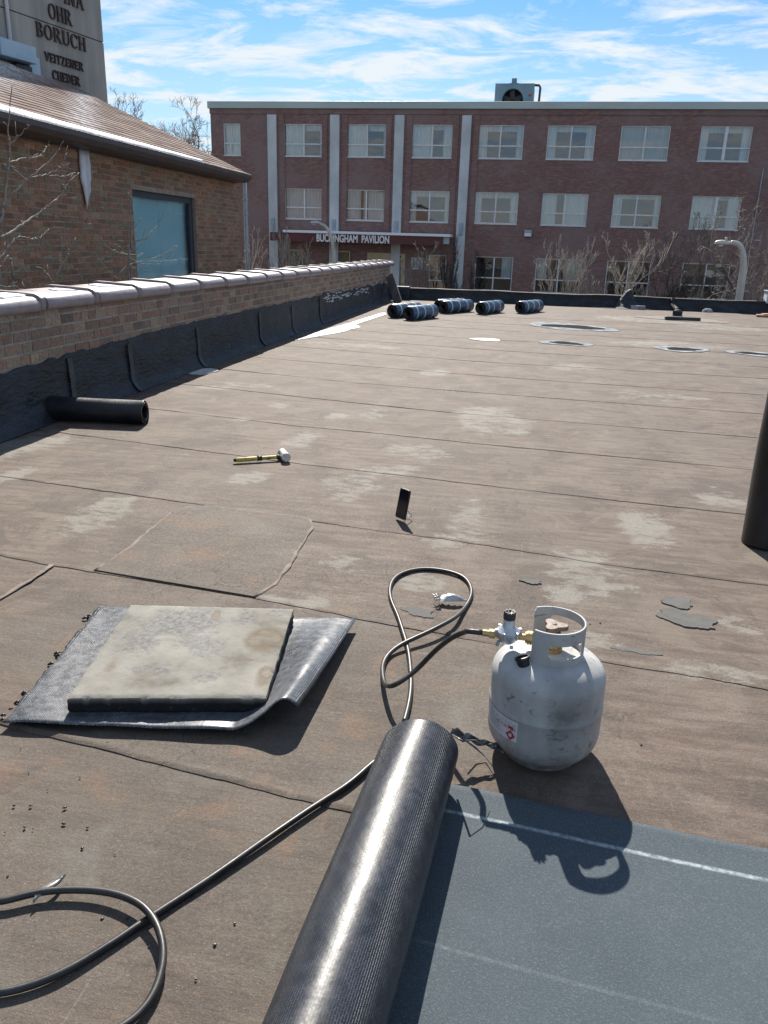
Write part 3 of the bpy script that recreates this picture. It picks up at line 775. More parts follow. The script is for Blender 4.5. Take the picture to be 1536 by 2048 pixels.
# white scraps lying on three coping tiles
for k, (P, lab) in enumerate((([(5.02, -3.5), (5.33, -3.53), (5.34, -3.62), (5.31, -3.7), (5.16, -3.72), (5.0, -3.6)], 'largest patch of old snow on the nearest coping tile'),
                              ([(5.82, -3.58), (5.98, -3.52), (6.01, -3.6), (6.0, -3.72), (5.86, -3.7)], 'small patch of old snow on the second coping tile'),
                              ([(6.5, -3.62), (6.68, -3.53), (6.73, -3.58), (6.71, -3.74), (6.55, -3.76)], 'thin patch of old snow on the third coping tile'))):
    pts = []
    for i in range(len(P)):
        a, b = P[i], P[(i + 1) % len(P)]
        for q in range(4):
            f = q / 4; pts.append((a[1] * (1 - f) + b[1] * f + r.uniform(-.008, .008), a[0] * (1 - f) + b[0] * f + r.uniform(-.01, .01)))
    mb = MB(); n = len(pts)
    cx, cy = sum(p[0] for p in pts) / n, sum(p[1] for p in pts) / n
    zt = lambda x: 0.845 + 0.056 + (WX - x) * 0.052
    V = [(x, yy, zt(x) - 0.01) for x, yy in pts] + [(cx + (x - cx) * 0.92, cy + (yy - cy) * 0.92, zt(x) + 0.008) for x, yy in pts]
    mb.add(V, [(i, (i + 1) % n, n + (i + 1) % n, n + i) for i in range(n)] + [tuple(range(n, 2 * n))])
    tag(mb.build('snow_patch', M['snow']), lab, 'snow', 'snow left on the coping')

# ------------------------------------------------------------------ low black parapet at the far edge
lp = thing('low_parapet', 'low black tarred parapet along the far edge of the roof', 'parapet')
n = 60
pxs = np.linspace(-3.3, 11.0, n)
tz = 0.275 + (fbm(pxs * 1.1, pxs * 0, 3, 4) - 0.5) * 0.035
rows = []
for (dy, f, dz) in [(-0.16, 0, 0.01), (-0.10, 0, 0.035), (-0.04, 0, 0.09), (0.0, 0.6, 0.0), (0.0, 1, -0.012), (0.02, 1, 0), (0.3, 1, 0), (0.3, 0, -0.4)]:
    rows.append(np.stack([pxs, PY + dy + (fbm(pxs * 2.3, pxs * 0 + dy * 9, 7, 3) - 0.5) * 0.03, tz * f + dz], -1))
MB().grid(np.stack(rows, 0)).build('tarred_face', M['black_tar'], lp, smooth=True, auto=40)
MB().grid(np.stack([np.stack([pxs, np.full(n, PY - 0.012), tz - 0.018], -1), np.stack([pxs, np.full(n, PY - 0.014), tz + 0.006], -1), np.stack([pxs, np.full(n, PY + 0.05), tz + 0.008], -1)], 0)).build('edge_strip', M['bark_dark'], lp)
b1 = MB()
cbz = 0.301
b1.box(-3.47, -2.98, 20.28, 20.62, -0.02, cbz)
b1.build('corner_block', M['black_tar'], lp, bevel=0.03)
MB().box(-3.46, -2.99, 20.29, 20.61, cbz + 0.002, cbz + 0.015).build('corner_cap', M['black_tar'], lp)
# tar flashed stub on the parapet
th = thing('pipe_boot', 'black tar mound with a stubby point against the far parapet', 'roof pipe')
bx = 2.269
mb = MB(); rows = []
for k, (rad_, z_) in enumerate([(0.62, 0.0), (0.45, 0.05), (0.30, 0.14), (0.19, 0.25), (0.12, 0.33), (0.085, 0.40), (0.05, 0.44), (0.0, 0.45)]):
    rows.append([(bx + 0.05 * k * 0.35 + rad_ * (0.75 + 0.25 * math.sin(3 * a + k)) * math.cos(a), 20.52 + 0.02 * k - 0.55 * rad_ * abs(math.sin(a)) , z_) for a in np.linspace(PI, 2 * PI, 22)])
MB().grid(np.array(rows)).build('tarred_boot', M['black_tar'], th, smooth=True)
sheet_patch('silver_collar', ellipse(bx - 0.12, 20.26, 0.55, 0.12, seed=8, n=30, wob=0.3), 0.0, 0.009, M['silver'], th)
sheet_patch('silver_splash', ellipse(bx + 0.26, 20.3, 0.16, 0.10, seed=9, n=24, wob=0.3), 0.0, 0.09, M['silver'], th)
# drain with a black sill
dr = thing('roof_drain', 'roof drain with black sill bar and dome strainer near the far parapet', 'drain')
dx0 = (2.76, 17.451, 0.0); dx1 = (3.451, 17.691, 0.0)
cx, cy = (dx0[0] + dx1[0]) / 2, dx0[1]
sheet_patch('silver_apron', ellipse(cx + 0.05, cy + 0.35, 0.85, 0.55, seed=12, n=40), 0.0, 0.0085, M['bead'], dr)
MB().box(dx0[0], dx1[0], cy - 0.02, cy + 0.10, 0.0, 0.075).build('sill_bar', M['dark_metal'], dr, bevel=0.01)
mb = MB(); mb.lathe([(0.0, 0.2), (0.05, 0.195), (0.08, 0.16), (0.085, 0.10), (0.10, 0.08), (0.13, 0.05), (0.13, 0.0)], (cx - 0.06, cy + 0.35, 0), 16)
for k in range(10):
    a = 2 * PI * k / 10
    mb.tube([(cx - 0.06 + 0.085 * math.cos(a), cy + 0.35 + 0.085 * math.sin(a), 0.06), (cx - 0.06 + 0.09 * math.cos(a), cy + 0.35 + 0.09 * math.sin(a), 0.17)], 0.01, 5)
mb.build('strainer', M['black_tar'], dr, smooth=True)
ot = (3.372, 20.55, 0.224)
MB().tube([(cx - 0.06, cy + 0.36, 0.12), (cx - 0.07, cy + 0.40, 0.2), (ot[0], PY - 0.05, 0.14), (ot[0], PY - 0.045, 0.29)], 0.04, 10).build('overflow_pipe', M['black_tar'], dr, smooth=True)
# small grey lump and clay scrap at the right
lx = (1.849, 16.974, 0.0)
l2 = (2.147, 20.35, -0.174)
o = MB().lathe([(0.0, 0.09), (0.06, 0.085), (0.11, 0.05), (0.14, 0.0)], (5.043 - 0.9, 20.32, 0), 14).build('coating_lump', M['silver'], smooth=True)
tag(o, 'small silver lump of coating at the foot of the far parapet', 'lump')
tq = (5.153, 19.492, 0.0)
th = MB()
th.obox((tq[0] + 0.1, tq[1], 0.03), (1, -0.2, 0), (0.2, 1, 0), (0, 0, 1), 0.22, 0.12, 0.02)
th.obox((tq[0] + 0.16, tq[1] + 0.04, 0.065), (1, 0.1, 0.06), (-0.1, 1, 0), (0, 0, 1), 0.16, 0.10, 0.015)
tag(th.build('broken_tile', M['terracotta'], bevel=0.004), 'broken reddish clay tile lying by the parapet at the right edge', 'tile')
ub = thing('vent_box', 'small pale grey vent box on the far parapet at the right edge', 'vent')
vx = (5.468, 20.7, 0.332)
MB().box(vx[0], vx[0] + 0.4, 20.55, 20.85, 0.24, 0.50).build('box', M['stucco'], ub, bevel=0.01)
MB().box(vx[0] - 0.02, vx[0] + 0.42, 20.53, 20.87, 0.503, 0.53).build('lid', M['galv'], ub, bevel=0.006)
# leaning board at the wall end
bt, bb = Vector((-3.36, 19.605, 0.597)), Vector((-3.018, 18.968, 0.0))
dd = (bt - bb).normalized(); sd_ = Vector((0.8, -0.6, 0)); sd_ = (sd_ - dd * sd_.dot(dd)).normalized(); nn = dd.cross(sd_)
lb = MB().obox((bt + bb) / 2, dd, sd_, nn, (bt - bb).length / 2, 0.105, 0.02).build('leaning_board', M['timber'], bevel=0.004)
tag(lb, 'purple-brown board leaning against the end of the brick wall', 'board')

# ------------------------------------------------------------------ walls with openings
def wall_with_holes(axis, c, a0, a1, z0, z1, holes, thick, sign=1):
    """front face on plane axis=c, seen from the -sign side; reveals run back by thick"""
    mb = MB()
    A = sorted({a0, a1, *[h[0] for h in holes], *[h[1] for h in holes]})
    Z = sorted({z0, z1, *[h[2] for h in holes], *[h[3] for h in holes]})
    def pt(a, z, d=0):
        return (a, c + d, z) if axis == 'y' else (c + d, a, z)
    for i in range(len(A) - 1):
        for j in range(len(Z) - 1):
            am, zm = (A[i] + A[i + 1]) / 2, (Z[j] + Z[j + 1]) / 2
            if any(h[0] < am < h[1] and h[2] < zm < h[3] for h in holes): continue
            mb.add([pt(A[i], Z[j]), pt(A[i + 1], Z[j]), pt(A[i + 1], Z[j + 1]), pt(A[i], Z[j + 1])], [(0, 1, 2, 3)])
    for h in holes:
        q = [(h[0], h[2]), (h[1], h[2]), (h[1], h[3]), (h[0], h[3])]
        for k in range(4):
            a, b = q[k], q[(k + 1) % 4]
            mb.add([pt(*a), pt(*b), pt(*b, thick * sign), pt(*a, thick * sign)], [(0, 1, 2, 3)])
    return mb

# ------------------------------------------------------------------ three-storey brick building across the street
YF = 33.5
ROW_Z = [(4.524, 5.705), (2.171, 3.333), (-0.369, 0.942)]
ROW1 = [(-12.697, -11.983), (-10.179, -8.528), (-7.622, -5.954), (-5.072, -3.37), (-2.474, -0.742), (0.149, 1.906), (2.826, 4.586), (5.654, 7.447)]
ROW2 = [(-10.167, -8.518), (-7.632, -5.922), (-5.059, -3.392), (-2.492, -0.753), (0.161, 1.891), (2.818, 4.573), (5.689, 7.444)]
ROW3 = [(-4.151, -3.443), (-2.279, -0.775), (0.125, 1.901), (2.854, 4.507), (5.675, 7.427)]
KIND1 = ['F', 'L', 'L', 'L2', 'Cc', 'Cc', 'G', 'Cb']
KIND2 = ['F', 'Fs', 'Cc', 'Cc', 'M', 'Cd', 'R']
KIND3 = ['D', 'D2', 'Dc', 'Wd', 'Wd']
bld = thing('apartment_building', 'three-storey dark red brick building with pale pilasters and an entrance canopy', 'building')
holes = []
wlist = []
for row, kinds, zi in ((ROW1, KIND1, 0), (ROW2, KIND2, 1), (ROW3, KIND3, 2)):
    for (a, b), k in zip(row, kinds):
        z0, z1 = ROW_Z[zi]
        if zi == 2 and k == 'D': z0 -= 0.3
        holes.append((a, b, z0, z1)); wlist.append((a, b, z0, z1, k))
# extra windows beyond the right of the frame so the front goes on
for zi in range(3):
    a = ROW1[-1][1] + 1.6 if zi == 0 else (ROW2[-1][1] + 1.6 if zi == 1 else ROW3[-1][1] + 1.6)
    a = ROW1[-1][1] + 1.7
    holes.append((a, a + 2.0, *ROW_Z[zi])); wlist.append((a, a + 2.0, *ROW_Z[zi], 'Cc'))
GW = (-10.045, -9.402, -0.6, 0.975)
DOOR = (-6.68, -5.112, -1.6, 0.95)
holes += [GW, DOOR]
BX0, BX1, BZ1 = -13.221, 13.0, 6.486
wall_with_holes('y', YF, BX0, BX1, -3.2, BZ1 - 0.14, holes, 0.16).build('wall', M['far_brick'], bld)
MB().box(BX0, BX1, YF + 1.1, YF + 12, -3.2, BZ1 - 0.14).build('rear_block', M['room'], bld)
MB().add([(BX0, YF, -3.2), (BX0, YF + 12, -3.2), (BX0, YF + 12, BZ1 - 0.14), (BX0, YF, BZ1 - 0.14)], [(0, 1, 2, 3)]).build('side_wall', M['far_brick'], bld)
MB().box(BX0 - 0.02, BX1, YF - 0.03, YF - 0.002, BZ1 - 0.44, BZ1 - 0.26).build('brick_frieze', M['far_brick'], bld)
MB().box(BX0 - 0.08, BX1, YF - 0.10, YF + 12.05, BZ1 - 0.25, BZ1).build('parapet_cap', M['cap'], bld, bevel=0.01)
def curtain(mb, a, b, z0, z1, y, n=None, amp=0.025, per=0.12):
    n = max(6, int((b - a) / per * 5))
    xs_ = np.linspace(a, b, n)
    yy = y + amp * np.sin(xs_ / per * 2 * PI + 0.6 * np.sin(xs_ * 3.1))
    mb.grid(np.stack([np.stack([xs_, yy, np.full(n, z0)], -1), np.stack([xs_, yy, np.full(n, z1)], -1)], 0))
pane_cache = {}
for (a, b, z0, z1, k) in wlist:
    w = b - a
    fr = MB()
    y0, y1 = YF + 0.05, YF + 0.10
    fwid = 0.038
    fr.box(a, a + fwid, y0, y1, z0, z1); fr.box(b - fwid, b, y0, y1, z0, z1)
    fr.box(a + fwid, b - fwid, y0, y1, z1 - fwid, z1); fr.box(a + fwid, b - fwid, y0, y1, z0, z0 + fwid)
    zm = z0 + (z1 - z0) * 0.38
    fr.box(a + fwid, b - fwid, y0 - 0.006, y1 - 0.006, zm - 0.022, zm + 0.022)
    xm = (a + b) / 2
    single = w < 1.2
    mw = 0.055 if k in ('Cb', 'R') else 0.024
    fr.box(xm - (0.012 if single else mw), xm + (0.012 if single else mw), y0 - 0.012, y1 - 0.012, (zm + 0.022) if single else z0 + fwid, z1 - fwid)
    f = fr.build('window', M['alu'], bld)
    MB().box(a - 0.015, b + 0.015, YF - 0.03, YF + 0.045, z0 - 0.03, z0 - 0.004).build('sill', M['alu'], f)
    cells = [(a, xm, z0, zm), (xm, b, z0, zm), (a, xm, zm, z1), (xm, b, zm, z1)]
    for c in cells:
        key = (round(c[1] - c[0], 2), round(c[3] - c[2], 2))
        if key not in pane_cache:
            me = bpy.data.meshes.new('pane'); hw, hh = key[0] / 2 - 0.02, key[1] / 2 - 0.02
            me.from_pydata([(-hw, 0, -hh), (hw, 0, -hh), (hw, 0, hh), (-hw, 0, hh)], [], [(0, 1, 2, 3)]); me.materials.append(M['glass']); me.update(); pane_cache[key] = me
        link_mesh('pane', pane_cache[key], f, ((c[0] + c[1]) / 2, YF + 0.07 + r.uniform(0, .004), (c[2] + c[3]) / 2), (r.uniform(-.006, .006), 0, r.uniform(-.01, .01)))
    ct = MB()
    A_, B_, t0, t1 = a + 0.03, b - 0.03, z0 + 0.02, z1 - 0.03
    yc = YF + 0.2
    if k in ('F', 'G'): curtain(ct, A_, B_, t0, t1, yc)
    elif k == 'Fs': curtain(ct, A_, A_ + w * 0.33, t0, t1, yc); curtain(ct, A_ + w * 0.40, A_ + w * 0.46, t0, t1, yc); curtain(ct, xm + 0.05, B_, t0, t1, yc)
    elif k == 'L': curtain(ct, A_, xm, t0, t1, yc); curtain(ct, b - w * 0.12, B_, t0, t1, yc); curtain(ct, xm, B_, t1 - 0.2, t1, yc + 0.07)
    elif k == 'L2': curtain(ct, A_, xm, t0, t1, yc); curtain(ct, b - w * 0.26, B_, t0, t1, yc); curtain(ct, xm, B_, t1 - 0.14, t1, yc + 0.07)
    elif k in ('Cc', 'Cb'): curtain(ct, A_, a + w * r.uniform(0.17, 0.22), t0, t1, yc); curtain(ct, b - w * r.uniform(0.14, 0.19), B_, t0, t1, yc); curtain(ct, A_, B_, t1 - 0.18, t1, yc + 0.07)
    elif k == 'M': curtain(ct, A_, a + w * 0.32, t0, t1, yc); curtain(ct, xm - 0.04, B_, t0, t1, yc)
    elif k == 'Cd': curtain(ct, A_, a + w * 0.2, t0, t1, yc); curtain(ct, b - w * 0.12, B_, t0, t1, yc); curtain(ct, A_, B_, t1 - 0.12, t1, yc + 0.07)
    elif k == 'R': curtain(ct, A_, xm - 0.04, t0, t1, yc); curtain(ct, b - w * 0.25, B_, t0, t1, yc); curtain(ct, A_, B_, t1 - 0.1, t1, yc + 0.07)
    elif k == 'D2': curtain(ct, b - w * 0.3, B_, zm, t1, yc)
    elif k == 'Dc': curtain(ct, A_, a + w * 0.25, zm, t1, yc); curtain(ct, xm + 0.2, B_, zm, t1, yc)
    if ct.v: ct.build('curtain', M['curtain2'] if k == 'G' else M['curtain'], f, smooth=True)
    if k in ('Wd', 'Dc'): MB().box(A_, B_, YF + 0.45, YF + 0.5, zm, t1).build('wood_panel', M['wood'], f)
# pilasters, brick piers and their lights
PIL = [(-10.828, -10.458), (-8.269, -7.889), (-5.698, -5.327), (-3.098, -2.738)]
CZ0, CZ1 = 1.3, 1.622
for i, (a, b) in enumerate(PIL):
    MB().box(a, b, YF - 0.09, YF - 0.001, -3.2, BZ1 - 0.47).build('pilaster', M['stucco'], bld, bevel=0.01)
    for (c0, c1) in ((b + 0.10, b + 0.32), (a - 0.34, a - 0.12)):
        if i == 0 and c1 < a: continue
        MB().box(c0, c1, YF - 0.035, YF - 0.001, 1.7, BZ1 - 0.47).build('brick_pier', M['far_brick'], bld)
    MB().box((a + b) / 2 - 0.05, (a + b) / 2 + 0.07, YF - 0.2, YF - 0.095, CZ1 + 0.1, CZ1 + 0.55).build('wall_light', M['galv'], bld, bevel=0.015)
# canopy with the name
cx0, cx1 = -10.458, -3.494
can = MB().box(cx0, cx1, 32.4, YF - 0.1, CZ0, CZ1).build('canopy', M['maroon'], bld)
MB().box(cx0 + 0.55, -3.229, 32.33, YF - 0.1, CZ1 + 0.003, CZ1 + 0.10).build('canopy_edge', M['snow'], can, bevel=0.01)
MB().box(cx1 + 0.003, -3.262, 32.45, 32.6, CZ0 + 0.06, CZ1 - 0.003).build('canopy_end', M['galv'], can)
def text_obj(name, body, m, parent, size, loc, rotm, ext=0.015, off=0.0, xs=1.0, spacing=1.0):
    cu = bpy.data.curves.new(name, 'FONT'); cu.body = body; cu.size = size; cu.extrude = ext; cu.offset = off; cu.space_character = spacing
    o = bpy.data.objects.new(name, cu); C.objects.link(o); o.parent = parent
    cu.materials.append(m)
    o.matrix_local = Matrix.Translation(loc) @ rotm @ Matrix.Diagonal((xs, 1, 1, 1))
    return o
def to_mesh(o):
    bpy.context.view_layer.update()
    me = bpy.data.meshes.new_from_object(o.evaluated_get(bpy.context.evaluated_depsgraph_get()))
    n = bpy.data.objects.new('sign_lettering', me); C.objects.link(n); n.parent = o.parent; n.matrix_local = o.matrix_local.copy()
    bpy.data.objects.remove(o)
    return n
RX = Matrix.Rotation(PI / 2, 4, 'X')
lx0, lx1 = -8.537, -5.61
lz = (CZ0 + CZ1) / 2 - 0.135
tx = text_obj('sign_letters', 'BUCKINGHAM  PAVILION', M['white_paint'], can, 0.385, (lx0, 32.375, lz), RX, 0.02, 0.012)
bpy.context.view_layer.update()
tw = tx.dimensions.x
tx.matrix_local = Matrix.Translation((lx0, 32.375, lz)) @ RX @ Matrix.Diagonal(((lx1 - lx0) / max(tw, 0.1), 1, 1, 1))
to_mesh(tx)
# entrance
e = MB()
a, b, z0, z1 = DOOR
e.box(a, a + 0.09, YF - 0.03, YF + 0.1, z0, z1); e.box(b - 0.09, b, YF - 0.03, YF + 0.1, z0, z1); e.box(a + 0.09, b - 0.09, YF - 0.03, YF + 0.1, z1 - 0.22, z1)
xm = a + (b - a) * 0.5
e.box(xm - 0.06, xm + 0.06, YF - 0.02, YF + 0.09, z0, z1 - 0.22)
for (p, q) in ((a + 0.09, xm - 0.06), (xm + 0.06, b - 0.09)):
    e.box(p, p + 0.06, YF + 0.0, YF + 0.08, z0, z1 - 0.22); e.box(q - 0.06, q, YF + 0.0, YF + 0.08, z0, z1 - 0.22); e.box(p + 0.06, q - 0.06, YF + 0.0, YF + 0.08, z1 - 0.3, z1 - 0.22)
en = e.build('entrance_door', M['cream'], bld)
for (p, q) in ((a + 0.15, xm - 0.12), (xm + 0.12, b - 0.15)):
    MB().add([(p, YF + 0.05, z0), (q, YF + 0.05, z0), (q, YF + 0.05, z1 - 0.3), (p, YF + 0.05, z1 - 0.3)], [(0, 1, 2, 3)]).build('door_pane', M['glass'], en)
MB().box(xm + 0.30, xm + 0.62, YF - 0.05, YF - 0.032, z1 - 0.15, z1 - 0.09).build('door_sensor', M['dark_metal'], en)
MB().box(a + 0.2, xm - 0.2, YF + 0.4, YF + 0.45, z0, z1 - 0.3).build('lobby_panel', M['board_tan'], en)
for (p, q, m, nm) in ((GW[0], GW[1], M['board_tan'], 'green_window'),):
    f = MB(); f.box(p, p + 0.05, YF + 0.04, YF + 0.09, GW[2], GW[3]); f.box(q - 0.05, q, YF + 0.04, YF + 0.09, GW[2], GW[3]); f.box(p, q, YF + 0.035, YF + 0.085, GW[3] - 0.05, GW[3])
    f = f.build('window', M['cream'], bld)
    MB().add([(p, YF + 0.07, GW[2]), (q, YF + 0.07, GW[2]), (q, YF + 0.07, GW[3]), (p, YF + 0.07, GW[3])], [(0, 1, 2, 3)]).build('pane', M['glass'], f)
bp0, bp1, bpz = -8.149, -7.391, 0.972
bo = MB().box(bp0, bp1, YF - 0.05, YF - 0.003, bpz - 1.2, bpz).build('notice_board', M['board_tan'], bld)
fb = MB()
for (p, q, zz0, zz1) in ((bp0, bp1, bpz - 0.04, bpz), (bp0, bp0 + 0.04, bpz - 1.2, bpz - 0.04), (bp1 - 0.04, bp1, bpz - 1.2, bpz - 0.04)): fb.box(p, q, YF - 0.07, YF - 0.052, zz0, zz1)
fb.build('board_frame', M['cream'], bo)
n0, n1 = (-4.859, 33.5, 0.809), (-4.389, 33.5, 0.358)
no = MB().box(n0[0], n1[0], YF - 0.04, YF - 0.003, n1[2], n0[2]).build('wall_notice', M['notice'], bld)
nl = MB()
for k in range(7):
    zz = n0[2] - 0.06 - k * (n0[2] - n1[2] - 0.1) / 7
    for q in range(3):
        p = n0[0] + 0.05 + q * (n1[0] - n0[0] - 0.08) / 3
        nl.box(p, p + (n1[0] - n0[0]) * r.uniform(0.16, 0.27), YF - 0.05, YF - 0.042, zz - 0.03, zz)
nl.build('notice_print', M['text_grey'], no)
fl0 = (-0.428, 33.4, 1.969)
MB().box(fl0[0], fl0[0] + 0.29, YF - 0.22, YF - 0.02, fl0[2] - 0.25, fl0[2]).build('floodlight', M['galv'], bld, bevel=0.02)
MB().box(fl0[0] + 0.02, fl0[0] + 0.27, YF - 0.235, YF - 0.222, fl0[2] - 0.23, fl0[2] - 0.12).build('floodlight_lens', M['white_paint'], bld)
cxp = 8.003
MB().tube([(cxp, YF - 0.03, -1.0), (cxp, YF - 0.03, 4.3)], 0.018, 6).build('conduit', M['galv'], bld)
dpx = -11.915
# rooftop cooling unit
u0_, u1_ = (-2.017, 35.0, 7.343), (-0.505, 35.0, 6.817)
un = thing('rooftop_fan_unit', 'pale blue rooftop cooling unit with a half-hidden round fan', 'cooling unit')
UX0, UX1, UZ1, UZ0 = u0_[0], u1_[0], u0_[2], BZ1 - 0.3
fcx, fcz, frad = -1.316, 6.781, 0.406
n = 40
arc = [(fcx + frad * math.cos(PI * k / n), fcz + frad * math.sin(PI * k / n)) for k in range(n + 1)]
V = [(UX0, 35.0, UZ0), (UX0, 35.0, UZ1), (UX1, 35.0, UZ1), (UX1, 35.0, UZ0)]
mb = MB()
poly = [(UX1, UZ0), (UX1, UZ1), (UX0, UZ1), (UX0, UZ0), (arc[-1][0], UZ0)] + arc[::-1] + [(arc[0][0], UZ0)]
mb.add([(x, 35.0, z) for x, z in poly], [tuple(range(len(poly)))])
mb.add([(x, 35.0, z) for x, z in arc] + [(x, 35.25, z) for x, z in arc], [(k, k + 1, n + 2 + k, n + 1 + k) for k in range(n)])
mb.box(UX0, UX0 + 0.02, 35.002, 36.8, UZ0, UZ1); mb.box(UX1 - 0.02, UX1, 35.002, 36.8, UZ0, UZ1); mb.box(UX0, UX1, 35.002, 36.8, UZ1 + 0.002, UZ1 + 0.02)
mb.build('casing', M['unit_blue'], un)
MB().box(UX0 + 0.05, UX1 - 0.05, 35.6, 35.7, UZ0, UZ1 - 0.05).build('dark_inside', M['dark_metal'], un)
fb = MB()
for k in range(5):
    a_ = 2 * PI * k / 5 + 0.4
    c0 = Vector((fcx, 35.18, fcz)); d_ = Vector((math.cos(a_), 0, math.sin(a_))); t_ = Vector((-math.sin(a_), 0.35, math.cos(a_))).normalized()
    fb.obox(c0 + d_ * frad * 0.52, d_, t_, d_.cross(t_), frad * 0.42, frad * 0.24, 0.01)
fb.build('fan_blades', M['dark_metal'], un)
p0, p1 = (-1.418, 35.6, 7.657), (-1.222, 35.6, 7.656)
MB().box(p0[0], p1[0], 35.6, 35.9, UZ1 + 0.022, p0[2]).build('flue', M['unit_blue'], un, bevel=0.01)
MB().box(p0[0] - 0.08, p1[0] + 0.08, 35.5, 36.0, UZ1 + 0.021, UZ1 + 0.12).build('flue_base', M['unit_blue'], un)
q0, q1, q2 = (-0.572, 35.3, 7.356), (-0.279, 35.3, 7.321), (-0.296, 35.3, 6.864)
MB().tube([q0, (q1[0] - 0.05, q1[1], q1[2] + 0.02), (q1[0], q1[1], q1[2] - 0.06), (q2[0], q2[1], q2[2] - 0.3)], 0.045, 8).build('elbow_pipe', M['bark_dark'], un, smooth=True)
rd = (-0.71, 35.0, 6.957)
MB().box(rd[0], rd[0] + 0.12, 34.985, 34.998, rd[2] - 0.04, rd[2] + 0.03).build('warning_sticker', M['red'], un)

# ------------------------------------------------------------------ brick house at the left
LX = -5.3
lh = thing('brick_house', 'low brown brick building with shingle roof and one large blue window', 'building')
EZ = 2.30
LW = (10.56, 12.66, 0.25, 1.92)
LYE = 14.73
core = wall_with_holes('x', LX - 0.004, -3.0, LYE - 0.006, -3.2, EZ, [(LW[0] + 0.006, LW[1] - 0.006, LW[2], LW[3] - 0.006)], 0.18, -1)
core.add([(LX - 0.012, LYE - 0.006, -3.2), (LX - 7, LYE - 0.006, -3.2), (LX - 7, LYE - 0.006, EZ), (LX - 0.012, LYE - 0.006, EZ)], [(0, 1, 2, 3)])
core.build('mortar_core', M['mortar_tan'], lh)
TL = [(0.34, 0.175, 0.108), (0.37, 0.195, 0.122), (0.31, 0.165, 0.102), (0.29, 0.215, 0.135), (0.32, 0.235, 0.15), (0.26, 0.172, 0.112), (0.40, 0.225, 0.14), (0.35, 0.195, 0.122)]
bl = []
cp = 0.0645
zc = 0.30
row = 0
r2 = random.Random(9)
while zc + 0.054 < EZ - 0.01:
    y = 5.6 + (0.105 if row % 2 else 0.0)
    if row % 2: bl.append((5.5, 5.595, zc, zc + 0.054))
    while y < LYE - 0.02:
        L = 0.20
        y1 = min(y + L, LYE)
        segs = [(y, y1)]
        if zc + 0.054 > LW[2] and zc < LW[3] + 0.01:
            segs = []
            if y < LW[0] - 0.01: segs.append((y, min(y1, LW[0])))
            if y1 > LW[1] + 0.01: segs.append((max(y, LW[1]), y1))
        for s0, s1 in segs:
            if s1 - s0 > 0.035: bl.append((s0, s1, zc, zc + 0.054))
        y += L + 0.0105
    zc += cp; row += 1
vis = [b for b in bl if b[2] > 0.72 and b[0] > 7.2]
rest = [b for b in bl if not (b[2] > 0.72 and b[0] > 7.2)]
lay_bricks(lh, LX, vis, 0.09, 290, TL, 0.0, 6, (0, 7.0))
lay_bricks(lh, LX, rest, 0.09, 0, TL, 0.0, 7)
# large window
f = MB()
x0, x1 = LX - 0.10, LX - 0.05
f.box(x0, x1, LW[0], LW[0] + 0.05, LW[2], LW[3]); f.box(x0, x1, LW[1] - 0.09, LW[1], LW[2], LW[3]); f.box(x0, x1, LW[0] + 0.05, LW[1] - 0.09, LW[3] - 0.09, LW[3])
f.box(x0 + 0.02, x1 + 0.01, LW[1] - 0.15, LW[1] - 0.10, LW[2], LW[3] - 0.10)
M['win_dark'] = surf('dark_blue_frame', (0.018, 0.028, 0.042), (0.03, 0.042, 0.06), 4, 0.45, bump=0.05)
fw_ = f.build('window', M['win_dark'], lh)
MB().add([(x0 + 0.03, LW[0], LW[2]), (x0 + 0.03, LW[1], LW[2]), (x0 + 0.03, LW[1], LW[3]), (x0 + 0.03, LW[0], LW[3])], [(0, 1, 2, 3)]).build('pane', M['glass_big'], fw_)
M['blind'] = surf('pale_blue_blind', (0.52, 0.80, 0.88), (0.60, 0.86, 0.92), 1.2, 0.8, bump=0.02, stretch=(1, 0.5, 2))
bm_ = MB()
for k in range(4):
    ya, yb = LW[0] + k * 0.53, LW[0] + k * 0.53 + 0.528
    bm_.box(LX - 0.15 - 0.004 * (k % 2), LX - 0.14 - 0.004 * (k % 2), ya, yb, LW[2], LW[3])
bm_.build('roller_blind', M['blind'], fw_)
# roof: pitch 23.4 degrees, courses of shingles
TP = math.tan(math.radians(23.4))
RX0 = -5.02
def roof_z(x): return 2.40 + (RX0 - x) * TP
RB = MB()
RB.add([(RX0 + 0.02, -3.0, 2.37), (RX0 + 0.02, 14.42, 2.37), (-12.5, 14.42, roof_z(-12.5) - 0.03), (-12.5, -3.0, roof_z(-12.5) - 0.03)], [(0, 1, 2, 3)])
RB.add([(-12.5, -3.0, roof_z(-12.5) - 0.03), (-12.5, 14.42, roof_z(-12.5) - 0.03), (-20, 14.42, 2.3), (-20, -3, 2.3)], [(0, 1, 2, 3)])
RB.add([(RX0, 14.40, 2.30), (-12.5, 14.40, roof_z(-12.5) - 0.05), (-20, 14.40, 2.3)], [(0, 1, 2)])
roof_o = RB.build('roof', M['shingle'], lh, attr={'tone': [0.5] * len(RB.v), 'glare_tint': [0.0] * len(RB.v)})
mb = MB(); tone, glare_tint = [], []
exp = 0.145
ncourse = 52
rr = random.Random(12)
